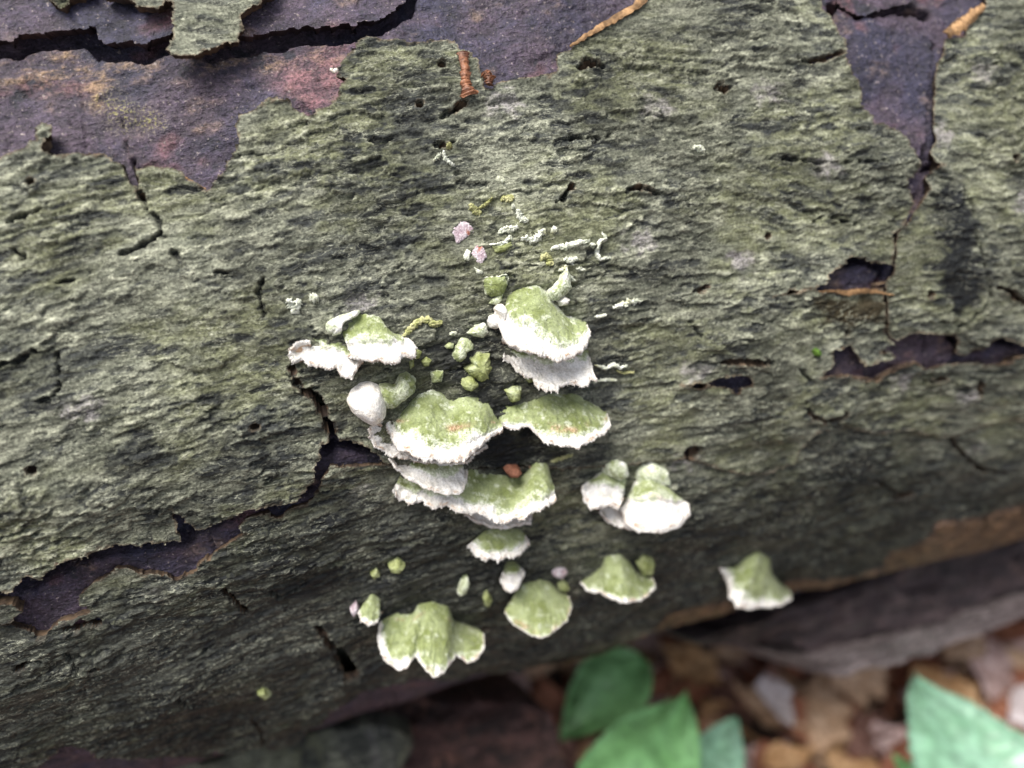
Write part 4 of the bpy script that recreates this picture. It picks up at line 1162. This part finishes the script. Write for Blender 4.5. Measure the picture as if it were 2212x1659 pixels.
blob('fungus_nub', K9((360, 390), (420, 348), (465, 378), (430, 418), (370, 420)), .0022, M_NUB, 'lone yellow green nub left of the fan shaped bracket', 'fungus nub', G1, 21)
blob('fungus_nub', K9((790, 565), (815, 500), (855, 465), (865, 500), (840, 560), (805, 582)), .0018, M_CAP, 'upright pale nub left of the thumb shaped fungus', 'fungus nub', G1, 22, white=.25)
blob('fungus_nub', K9((945, 580), (975, 555), (1000, 590), (980, 630), (955, 625)), .0012, M_NUB, 'faint olive nub above the scalloped green fan', 'fungus nub', G1, 23)
blob('fungus_nub', K9((1905, 380), (1950, 335), (2005, 355), (1995, 425), (1930, 435)), .0028, M_NUB, 'green nub at the right shoulder of the winged bracket', 'fungus nub', G1, 24)
blob('fungus_nub', K9((1415, 530), (1450, 495), (1480, 520), (1460, 555)), .0015, M_NUB, 'small olive nub at the right shoulder of the round pale fan', 'fungus nub', G1, 25)
blob('fungus_nub', K9((1380, 450), (1420, 415), (1470, 430), (1440, 475)), .0012, M_MAUVE, 'lilac grey speck above the round pale fan', 'fungus nub', G1, 26)
blob('fungus_nub', K9((120, 660), (160, 615), (180, 650), (140, 690)), .0012, M_MAUVE, 'lilac grey speck beside the small green tongue', 'fungus nub', G1, 27)
blob('fungus_nub', K9((250, 450), (290, 420), (310, 450), (270, 475)), .0010, M_NUB, 'faint yellowish speck below the lone yellow green nub', 'fungus nub', G1, 28)
blob('fungus_nub', K12((640, 740), (750, 740), (850, 700), (870, 740), (780, 810), (690, 820)), .0012, M_NUB, 'flat green cushion under the white crescent crust', 'fungus nub', G1, 29)
blob('pellet', K11((1255, 780), (1290, 755), (1350, 755), (1375, 785), (1340, 815), (1280, 812)), .0026, M_BROWN, 'red brown pellet lying in the hollow behind the double lobed bracket', 'pellet', None, 30, off=.002)
G3 = 'mauve woolly crust patches'
blob('crust_patch', K12((205, 590), (240, 510), (340, 465), (440, 530), (455, 600), (400, 640), (280, 720), (230, 660)), .0006, M_MAUVE, 'upper mauve and white woolly patch with rusty middle', 'crust patch', G3, 31, rough=1.6)
blob('crust_patch', K12((420, 830), (470, 740), (540, 720), (600, 860), (540, 940), (480, 920)), .0006, M_MAUVE, 'lower mauve woolly patch with red streak', 'crust patch', G3, 32, rough=1.6)
blob('crust_patch', K12((330, 860), (370, 780), (415, 800), (400, 910), (350, 900)), .0009, M_CRUST, 'white woolly patch left of the lower mauve patch', 'crust patch', G3, 33, rough=1.6)
blob('crust_patch', K12((450, 970), (500, 1000), (550, 1020), (540, 1050), (480, 1045)), .0006, M_CRUST, 'thin white smear below the lower mauve patch', 'crust patch', G3, 34, rough=1.6)
G4 = 'bright moss tufts on the log'
M_MOSS = mat_plain('bright_moss', (.05, .11, .015), (.11, .20, .03), 500, .9, bump=.0006)
blob('moss_tuft', K7((880, 620), (910, 610), (935, 635), (920, 665), (890, 655)), .0016, M_MOSS, 'bright green moss tuft left of the long lower hole', 'moss', G4, 35, rough=1.5)
blob('moss_tuft', K8((1600, 1190), (1640, 1170), (1690, 1200), (1650, 1225)), .0010, M_NUB, 'faint yellow green tuft low on the dark bark at the bottom left', 'moss', G4, 36, rough=1.5)

def sliver(line, w, mat, label, group, h=.0008, seed=0, n=50):
    """raised ragged thread of crust on the bark"""
    pts = resample(line, n)
    s, th, p = hit(pts, -.0003)
    tt = th * R
    ds_ = np.gradient(s); dt_ = np.gradient(tt); L = np.maximum(np.hypot(ds_, dt_), 1e-9)
    nx, ny = -dt_ / L, ds_ / L
    x = np.linspace(0, 1, n)
    w = w * 1.6
    wid = w * .2 / FPX * .5 * (np.sin(np.pi * np.clip(x, .03, .97)) ** .4) * (1 + .55 * perlin(x * n * .28, x * 0 + seed, 121))
    mid = .25 * w * .2 / FPX * perlin(x * n * .2, x * 0 + seed + 9, 122)
    a = np.linspace(-1, 1, 11)
    jit = .35 * perlin(x[:, None] * n * .55 + seed, a[None] * 1.4, 123)
    S_ = s[:, None] + nx[:, None] * (a[None] * wid[:, None] * (1 + jit) + mid[:, None])
    T_ = tt[:, None] + ny[:, None] * (a[None] * wid[:, None] * (1 + jit) + mid[:, None])
    hh = h * np.sqrt(np.clip(1 - a ** 2, 0, 1))[None] * (1 + .6 * perlin(x[:, None] * n * .4, a[None] * 2 + seed, 124)) * smooth(0, .08, np.minimum(x, 1 - x))[:, None]
    v = P(S_, T_ / R, R + macro(S_, T_ / R) + hh + .0005 + bark_relief(S_, T_)[0])
    me = quad_mesh('crust_thread', v.reshape(-1, 3), grid_quads(n, 11)[:, ::-1], [mat])
    return link('crust_thread', me, None, label=label, category='crust', group=group)

G2 = 'pale crust threads above the fungi'
sl = [
    (K12((715, 610), (780, 570), (860, 560), (935, 540)), 9, M_CRUST, 'short white crust thread right of the mauve patch'),
    (K12((955, 670), (1020, 670), (1090, 690), (1150, 640), (1195, 580), (1235, 625)), 10, M_CRUST, 'white hooked crust thread with two prongs at its right end'),
    (K12((615, 730), (700, 735), (790, 710), (835, 645), (870, 690)), 6, M_CRUST, 'thin white crescent crust over the green cushion'),
    (K12((1280, 790), (1340, 755), (1440, 755), (1550, 715), (1700, 685)), 9, M_CRUST, 'longest white crust thread sloping up to the right'),
    (K12((1700, 720), (1750, 760)), 6, M_CRUST, 'white crumb at the right end of the longest thread'),
    (K12((1835, 590), (1875, 680), (1805, 705), (1785, 830), (1810, 890), (1930, 865)), 7, M_CRUST, 'zigzag pale crust thread at the right of the others'),
    (K12((1160, 905), (1200, 855), (1255, 860), (1275, 930), (1215, 945)), 9, M_YCRUST, 'small pale yellow hook below the longest thread'),
    (K12((1415, 880), (1490, 915), (1565, 870)), 9, M_CRUST, 'white tick shaped crust below the longest thread'),
    (K12((1545, 995), (1640, 990)), 5, M_CRUST, 'tiny white dash above the pale green horn'),
    (K12((1290, 600), (1330, 560), (1340, 600)), 8, M_CRUST, 'white crumb just right of the two pronged thread'),
    (K12((1955, 1405), (2050, 1385), (2130, 1350), (2270, 1340)), 9, M_CRUST, 'pale dash of crust right of the large upper bracket'),
    (K12((1755, 1510), (1820, 1500), (1885, 1480)), 5, M_CRUST, 'faint white dash close to the large upper bracket'),
    (K12((920, 345), (945, 420), (985, 455), (1040, 490)), 9, M_CRUST, 'cream crust thread sloping down to the right above the others'),
    (K12((855, 325), (890, 320)), 8, M_CRUST, 'tiny cream crumb at the head of the sloping thread'),
    (K12((405, 290), (440, 340), (480, 380), (540, 385)), 10, M_YCRUST, 'pale yellow crust edge above the mauve patch'),
    (K12((500, 345), (580, 300), (650, 230)), 5, M_YCRUST, 'thin yellow rim running up from the pale yellow edge'),
    (K12((735, 240), (800, 230), (830, 245), (880, 200)), 10, M_YCRUST, 'cream crumb with legs above the sloping thread'),
    (K12((745, 65), (780, 40)), 6, M_CRUST, 'small white fleck on the grey bark above'),
    (K2((640, 1012), (665, 985), (690, 958)), 5, M_CRUST, 'left arm of the white v shaped flake high on the plate'),
    (K2((700, 940), (712, 990), (740, 1020), (775, 1042)), 6, M_CRUST, 'right arm of the white v shaped flake high on the plate'),
    (K2((720, 930), (752, 905)), 7, M_YCRUST, 'cream chip above the v shaped flake'),
    (K5((70, 240), (120, 290), (150, 330), (200, 240)), 13, M_CRUST, 'white dusty u shaped crust above the upper left pair'),
    (K5((290, 245), (380, 220)), 13, M_CRUST, 'white dusty spot right of the u shaped crust'),
    (K6((1750, 1250), (1880, 1290), (1960, 1235), (2020, 1280), (2110, 1250)), 6, M_CRUST, 'wavy pale thread right of the ragged white bracket'),
    (K6((1990, 1310), (2060, 1340), (2200, 1330)), 4, M_YCRUST, 'thin yellowish line below the wavy pale thread'),
    (K6((1790, 1420), (1900, 1410), (2000, 1415)), 5, M_CRUST, 'faint pale line at the right corner of the ragged bracket'),
    (K5((1180, 605), (1250, 530), (1340, 455), (1430, 430), (1490, 470), (1570, 460)), 10, M_YCRUST, 'yellow green twig like growth right of the upper left pair'),
    (K11((1590, 725), (1660, 700), (1755, 665)), 7, M_YCRUST, 'yellow green thread under the green wavy bracket'),
    (K3((140, 920), (180, 930), (215, 950)), 8, M_CRUST, 'pale mint fleck high on the right of the main plate'),
    (K12((-40, 1600), (40, 1590), (105, 1570)), 8, M_YCRUST, 'end of the yellow growth in the dark bark'),
    (K6((1345, 240), (1400, 220), (1445, 175)), 5, M_CRUST, 'white frosting along the left of the pale green horn'),
    (K6((1470, 290), (1500, 330), (1530, 355)), 5, M_CRUST, 'white frosting along the right of the pale green horn'),
    (K6((560, 310), (680, 325), (790, 285), (830, 350)), 5, M_CRUST, 'white crest on the square green nub'),
    (K6((180, 920), (260, 905)), 6, M_CRUST, 'white dust on the dark bark left of the fuzzy nub'),
]
for k, (ln_, w_, m_, lab) in enumerate(sl):
    sliver(ln_, w_, m_, lab, G2, seed=k)

# ------------------------------------------------------------------ ground, litter and what lies under the log
GZ = -.14
gx = np.concatenate([-np.geomspace(40, .8, 14), np.linspace(-.75, .95, 180), np.geomspace(1.0, 40, 14)])
gy = np.concatenate([-np.geomspace(40, .5, 14), np.linspace(-.45, .9, 150), np.geomspace(.95, 40, 14)])
X, Y = np.meshgrid(gx, gy, indexing='ij')
Zg = .012 * fbm(X * 4, Y * 4, 4, 131) + .004 * fbm(X * 40, Y * 40, 3, 132) + GZ
gv = np.stack([X, Y, Zg], -1).reshape(-1, 3)
link('ground', quad_mesh('ground', gv, grid_quads(*X.shape), [M_SOIL]), None, kind='structure')

def at_z(p, z):
    d = ray(np.asarray(p, float)); k = (z - CAM[2]) / d[..., 2]
    return CAM + k[..., None] * d

def loft(name, lines, mats, label=None, cat=None, parent=None, n=90, m=26, rough=.003, scale=60, seed=0, aniso=3., thick=.20):
    """slab skinned over photo lines lying at given heights; closed underneath"""
    pts = [at_z(resample(l, n), z) for l, z in lines]
    key = np.linspace(0, 1, len(pts)); q = np.linspace(0, 1, m)
    a = np.stack(pts, 1)
    v = np.stack([np.stack([np.interp(q, key, a[i, :, c]) for c in range(3)], -1) for i in range(n)], 0)
    d_, t_, r_ = st_of(v)
    nz = fbm(d_ * scale, t_ * R * scale * aniso + v[..., 2] * scale, 4, 141 + seed)
    v = v + nz[..., None] * rough * np.array([-.2, -.5, 1.]) + (.004 * fbm(d_ * 60, d_ * 0 + q[None] * .5, 3, 142 + seed))[..., None] * np.array([0, 1., 0.])
    lo = v - thick * Z + H * thick * .85
    k = n * m
    vv = np.concatenate([v.reshape(-1, 3), lo.reshape(-1, 3)])
    g = grid_quads(n, m)
    loop = [i * m for i in range(n)] + [(n - 1) * m + j for j in range(1, m)] + [i * m + m - 1 for i in range(n - 2, -1, -1)] + [j for j in range(m - 2, 0, -1)]
    rim = [[loop[i], loop[(i + 1) % len(loop)], loop[(i + 1) % len(loop)] + k, loop[i] + k] for i in range(len(loop))]
    quads = np.concatenate([g[:, ::-1], g + k, np.array(rim)])
    at = None
    if mats[0] is M_BARK:
        z0 = np.zeros(len(vv)); d2, t2, r2 = st_of(vv)
        h_, at = bark_relief(d2, t2 * R); at = {kk: x for kk, x in at.items()}
        at['stain'] = z0; at['black'] = z0 + .3; at['st'] = np.stack([d2, t2 * R, r2], -1)
    if at is None:
        d2, t2, r2 = st_of(vv); at = dict(st=np.stack([d2, t2 * R, r2], -1))
    me = quad_mesh(name, vv, quads, mats, None, at)
    o = link(name, me, parent)
    if label: o['label'] = label
    if cat: o['category'] = cat
    return o

slab = empty('bark_slab', label='long dark slab of fallen bark lying under the right side of the log', category='bark slab')
loft('slab_face', [(K10((150, 860), (500, 775), (900, 630), (1300, 470), (1700, 355), (2212, 225), (3000, 60)), .10),
                   (K10((250, 900), (620, 880), (900, 945), (1300, 855), (1700, 755), (2000, 645), (2212, 585), (3000, 385)), .075)], [M_DARKSLAB], parent=slab, seed=1, rough=.009)
loft('slab_edge', [(K10((760, 985), (900, 960), (1300, 862), (1700, 760), (2000, 650), (2212, 590), (3000, 390)), .078),
                   (K10((800, 1040), (900, 1060), (1100, 1090), (1450, 1000), (1700, 920), (1900, 830), (2212, 720), (3000, 540)), .055)], [M_GREYSLAB], parent=slab, seed=2, rough=.006, label='grey crusted broken edge')
loft('rotten_wood', [(K9((-100, 1300), (100, 1230), (500, 1230), (900, 1250), (1250, 1260), (1380, 1330)), .075),
                     (K9((-100, 1480), (400, 1400), (800, 1450), (1200, 1460), (1420, 1480)), .072),
                     (K9((-100, 1800), (400, 1780), (800, 1800), (1500, 1800)), .040)], [M_ROT], 'dark red brown rotten wood chunk under the bottom middle of the log', 'wood chunk', seed=3, rough=.010)
loft('bark_fragment', [(K8((150, 1700), (300, 1640), (500, 1570), (900, 1625), (1280, 1625)) + K9((0, 1410), (200, 1395), (400, 1410), (500, 1490)), .098),
                       (K8((150, 1900), (900, 1850)) + K9((0, 1750), (420, 1700), (520, 1520)), .085)], [M_BARK], 'loose olive bark fragment at the bottom edge under the log', 'bark fragment', seed=4, rough=.004)

# leaves
def leaf_mesh(name, mat, length, width, curl, fold, seed, serr=.0, tipw=.5, n=26, m=12, vein=.0010):
    u = np.linspace(0, 1, n); a = np.linspace(-1, 1, m)
    w = width * .5 * (np.sin(np.pi * u ** tipw) ** (.85 if vein < .0005 else 1.25)) * (1 + (0 if vein < .0005 else .45) * perlin(u * 5 + seed * 1.7, u * 0 + .5, 153)) * (1 + serr * (np.abs((u * 13) % 1 - .5) * 2 - .5)) + .0004
    x = u[:, None] * length + 0 * a[None]
    y = a[None] * w[:, None] * (1 + .06 * perlin(u[:, None] * 4 + seed, a[None] * 2, 151))
    z = fold * np.abs(y) + curl * length * ((u[:, None] - .4) ** 2 + 0 * a[None]) + .05 * length * perlin(u[:, None] * 3 + seed, a[None] * 1.5 + seed, 152)
    z = z + vein * np.sin(u[:, None] * 40 - np.abs(a[None]) * 5)
    v = np.stack([x, y, z], -1)
    lo = v - np.array([0, 0, .0003])
    k = n * m
    g = grid_quads(n, m)
    loop = [i * m for i in range(n)] + [(n - 1) * m + j for j in range(1, m)] + [i * m + m - 1 for i in range(n - 2, -1, -1)] + [j for j in range(m - 2, 0, -1)]
    rim = [[loop[i], loop[(i + 1) % len(loop)], loop[(i + 1) % len(loop)] + k, loop[i] + k] for i in range(len(loop))]
    return quad_mesh(name, np.concatenate([v.reshape(-1, 3), lo.reshape(-1, 3)]), np.concatenate([g, g[:, ::-1] + k, np.array(rim)]), [mat])

def mat_leaf(name, c0, c1, scale=60, rough=.85, spec=.15, trans=0.):
    m = mat_plain(name, c0, c1, scale, rough, bump=.0004, spec=spec)
    return m
LM = {
    'tan': mat_leaf('tan_dead_leaf', (.40, .25, .15), (.58, .41, .29)),
    'rust': mat_leaf('rust_dead_leaf', (.20, .075, .045), (.36, .16, .10)),
    'pink': mat_leaf('pinkish_dead_leaf', (.34, .22, .20), (.58, .44, .42)),
    'brown': mat_leaf('brown_dead_leaf', (.11, .055, .044), (.27, .15, .12)),
    'pale': mat_leaf('bleached_dead_leaf', (.62, .54, .55), (.78, .72, .74)),
    'orange': mat_leaf('orange_dead_leaf', (.40, .22, .10), (.56, .36, .20)),
}
LABEL = {'tan': 'tan dead leaf in the litter under the log', 'rust': 'rusty red dead leaf in the litter under the log', 'pink': 'pinkish beige dead leaf in the litter under the log',
         'brown': 'dark brown dead leaf in the litter under the log', 'pale': 'bleached whitish dead leaf in the litter under the log', 'orange': 'orange dead leaf in the litter under the log'}
lib = {}
for k in LM:
    lib[k] = [leaf_mesh('dead_leaf', LM[k], .050 + .012 * i, .026 + .009 * i, .5 - .45 * i, .35 - .3 * i, 3 * i + len(k), tipw=.8) for i in range(3)]
names = ['tan', 'rust', 'pink', 'brown', 'pink', 'tan', 'rust', 'pink', 'brown', 'brown', 'rust', 'orange']
def put_leaf(kind, loc, rz, tilt, roll, sc_, label=None, group='dead leaves in the litter'):
    o = bpy.data.objects.new('dead_leaf', random.choice(lib[kind])); COL.objects.link(o)
    o.location = loc; o.rotation_euler = (roll, tilt, rz); o.scale = (sc_,) * 3
    o['label'] = label or LABEL[kind]; o['category'] = 'dead leaf'; o['group'] = group
    return o
FORM = ('narrow', 'oval', 'broad')
HUE = {'tan': 'tan', 'rust': 'rusty red', 'pink': 'pinkish beige', 'brown': 'dark brown', 'pale': 'bleached', 'orange': 'orange'}
PLACES = [((1190, 1420), 'close under the brown rim of the log'), ((1330, 1400), 'above the upper green leaf'), ((1420, 1480), 'right of the upper green leaf'),
          ((1500, 1400), 'where the litter meets the log'), ((1560, 1490), 'above the small bluish leaf'), ((1640, 1420), 'below the left end of the dark slab'),
          ((1640, 1560), 'between the two seedlings'), ((1700, 1640), 'at the bottom edge between the seedlings'), ((1780, 1500), 'just under the grey slab edge'),
          ((1860, 1580), 'in the middle between slab and photo edge'), ((1900, 1460), 'touching the grey slab edge'), ((1930, 1640), 'left of the bluish toothed leaf'),
          ((2010, 1440), 'above the tip of the bluish toothed leaf'), ((2100, 1380), 'under the right part of the grey slab'), ((2180, 1440), 'at the right edge below the slab'),
          ((2190, 1540), 'behind the bluish toothed leaf'), ((2260, 1620), 'at the bottom right corner'), ((1240, 1640), 'under the largest green leaf'), ((1560, 1650), 'beside the small bluish leaf')]
cnt = 0
taken = {}
for row, yy in enumerate(np.arange(1330, 1740, 50)):
    for xx in np.arange(1190 + 40 * (row % 2), 2330, 70):
        px = (xx + random.uniform(-30, 30), yy + random.uniform(-24, 24))
        if px[1] < 1470 - .287 * (px[0] - 1200): continue
        kind = random.choice(names); q_ = random.randrange(3)
        pn = min(PLACES, key=lambda p_: (p_[0][0] - px[0]) ** 2 + (p_[0][1] - px[1]) ** 2)[1]
        for _ in range(120):
            if (kind, q_, pn) not in taken: break
            kind = random.choice(names); q_ = random.randrange(3)
        taken[(kind, q_, pn)] = 1
        loc = at_z(np.array(px), GZ + .012 + .030 * random.random())
        o = put_leaf(kind, loc, random.uniform(0, 6.28), random.uniform(-.5, .5), random.uniform(-.6, .6), random.uniform(.45, .95), FORM[q_] + ' ' + HUE[kind] + ' dead leaf ' + pn)
        o.data = lib[kind][q_]
        cnt += 1
# some that stand out in the photo
for px, kind, rz, sc_, z, lab in (
        (K10((600, 1100)), 'pale', -1.5, .9, .055, 'bleached leaf standing out white in the middle of the litter'),
        (K10((700, 1180)), 'rust', -1.4, .8, .05, 'deep red leaf right beside the bleached leaf'),
        (K10((1000, 1120)), 'tan', .4, .9, .05, 'tan leaf between the red leaf and the dark slab'),
        (K10((1530, 1000)), 'orange', -1.3, .9, .055, 'yellow orange leaf touching the grey slab edge'),
        (K10((1700, 980)), 'tan', .6, 1.0, .055, 'round tan leaf beside the yellow orange leaf'),
        (K10((2000, 850)), 'pink', -2.0, .9, .055, 'narrow pink leaf leaning by the grey slab edge'),
        (K10((2120, 1330)), 'pale', .2, .8, .05, 'whitish leaf behind the bluish green leaf'),
        (K10((330, 1130)), 'orange', 2.5, .8, .05, 'orange beige leaf left of the bleached leaf'),
        (K10((900, 1550)), 'tan', 1.2, .9, .055, 'long beige leaf at the bottom edge of the photo'),
        (K10((580, 1650)), 'orange', .2, .8, .05, 'bright orange leaf at the bottom edge')):
    put_leaf(kind, at_z(np.array(px[0]), GZ + z), rz, random.uniform(-.3, .1), random.uniform(-.4, .4), sc_, lab)
# the rest of the forest floor, one mass
lv, lq, base = [], [], 0
tmpl = leaf_mesh('litter_template', LM['brown'], .045, .024, .2, .2, 5, n=6, m=4)
tv = np.array([v.co[:] for v in tmpl.vertices]); tq = np.array([list(p.vertices) for p in tmpl.polygons])
bpy.data.meshes.remove(tmpl)
mi = []
for k in range(5200):
    rr = .12 + 2.6 * rng.random() ** 1.6; aa = rng.random() * 6.283
    c = np.array([.2 + rr * math.cos(aa), .2 + rr * math.sin(aa), GZ + .008 + .012 * rng.random()])
    e = rng.normal(0, .3, 2); z_ = rng.random() * 6.283
    cz, sz = math.cos(z_), math.sin(z_)
    v = tv * rng.uniform(.6, 1.2)
    v = np.stack([v[:, 0], v[:, 1] * math.cos(e[0]) - v[:, 2] * math.sin(e[0]), v[:, 1] * math.sin(e[0]) + v[:, 2] * math.cos(e[0])], -1)
    v = np.stack([v[:, 0] * cz - v[:, 1] * sz, v[:, 0] * sz + v[:, 1] * cz, v[:, 2] + e[1] * v[:, 0]], -1) + c
    lv.append(v); lq.append(tq + base); base += len(tv); mi.append(np.full(len(tq), rng.integers(0, 5)))
link('leaf_litter', quad_mesh('leaf_litter', np.concatenate(lv), np.concatenate(lq), [LM[k] for k in ('brown', 'rust', 'tan', 'brown', 'pink')], np.concatenate(mi)), None, kind='stuff',
     label='brown leaf litter covering the ground', category='leaf litter')

M_GREEN = mat_leaf('green_leaf', (.16, .36, .135), (.20, .42, .18), 40, .42, .5)
M_TEAL = mat_leaf('bluish_green_leaf', (.17, .34, .22), (.24, .42, .31), 40, .36, .7)
M_STEM = mat_leaf('plant_stem', (.05, .10, .03), (.08, .14, .05))

def green_leaf(parent, base_px, tip_px, zb, zt, width, mat, side_tilt=0., seed=0, label=None, serr=.05, tipw=.62):
    b = at_z(np.array(base_px, float), zb); t = at_z(np.array(tip_px, float), zt)
    L = np.linalg.norm(t - b)
    me = leaf_mesh('leaf', mat, L, width * L, -.10, .12, seed, serr, tipw, n=53, m=18, vein=.00015)
    x = Vector((t - b) / L); up = Vector((0, side_tilt, 1)); y = up.cross(x).normalized(); z = x.cross(y)
    o = bpy.data.objects.new('leaf', me); COL.objects.link(o)
    from mathutils import Matrix
    mt = Matrix((x, y, z)).transposed().to_4x4(); mt.translation = Vector(b)
    o.parent = parent; o.matrix_local = mt
    if label: o['label'] = label
    return b

def stem(parent, pts, rad=.0009):
    pts = resample(pts, 16); n = 16; m = 8
    a = np.linspace(0, 2 * np.pi, m + 1)[:-1]
    ring = np.stack([np.cos(a), np.sin(a), 0 * a], -1) * rad
    v = pts[:, None] + ring[None]
    q = [[i * m + j, i * m + (j + 1) % m, (i + 1) * m + (j + 1) % m, (i + 1) * m + j] for i in range(n - 1) for j in range(m)]
    link('stem', quad_mesh('stem', v.reshape(-1, 3), np.array(q), [M_STEM]), parent)

pl1 = empty('seedling', label='seedling with plain green leaves at the bottom under the log', category='plant', group='green seedlings under the log')
b1 = green_leaf(pl1, K9((1940, 960))[0], K9((1430, 1480))[0], .03, .02, .62, M_GREEN, 0, 1, serr=.02, tipw=.66, label='upper plain green leaf')
b2 = green_leaf(pl1, K9((1700, 2250))[0], K9((2225, 1170))[0], .04, .03, .56, M_GREEN, 0, 2, serr=.03, label='largest plain green leaf')
b3 = green_leaf(pl1, K10((230, 1800))[0], K10((420, 1330))[0], .02, .01, .5, M_TEAL, 0, 3, label='small bluish green leaf')
root1 = at_z(np.array(K9((1900, 2300))[0]), GZ)
for b_ in (b1, b2, b3): stem(pl1, [root1, .5 * (root1 + b_) + np.array([0, 0, .03]), b_])
pl2 = empty('seedling', label='seedling with bluish green toothed leaf at the bottom right corner', category='plant', group='green seedlings under the log')
b4 = green_leaf(pl2, K10((2250, 2150))[0], K10((1540, 1060))[0], .05, .04, .72, M_TEAL, 0, 4, serr=.06)
b5 = green_leaf(pl2, K10((1700, 1900))[0], K10((1400, 1560))[0], .01, .0, .5, M_GREEN, 0, 5)
root2 = at_z(np.array(K10((2200, 2500))[0]), GZ)
for b_ in (b4, b5): stem(pl2, [root2, .5 * (root2 + b_) + np.array([0, 0, .03]), b_])
print('tris', sum(len(o.data.polygons) * 2 for o in sc.objects if o.type == 'MESH'), 'leaves', cnt)
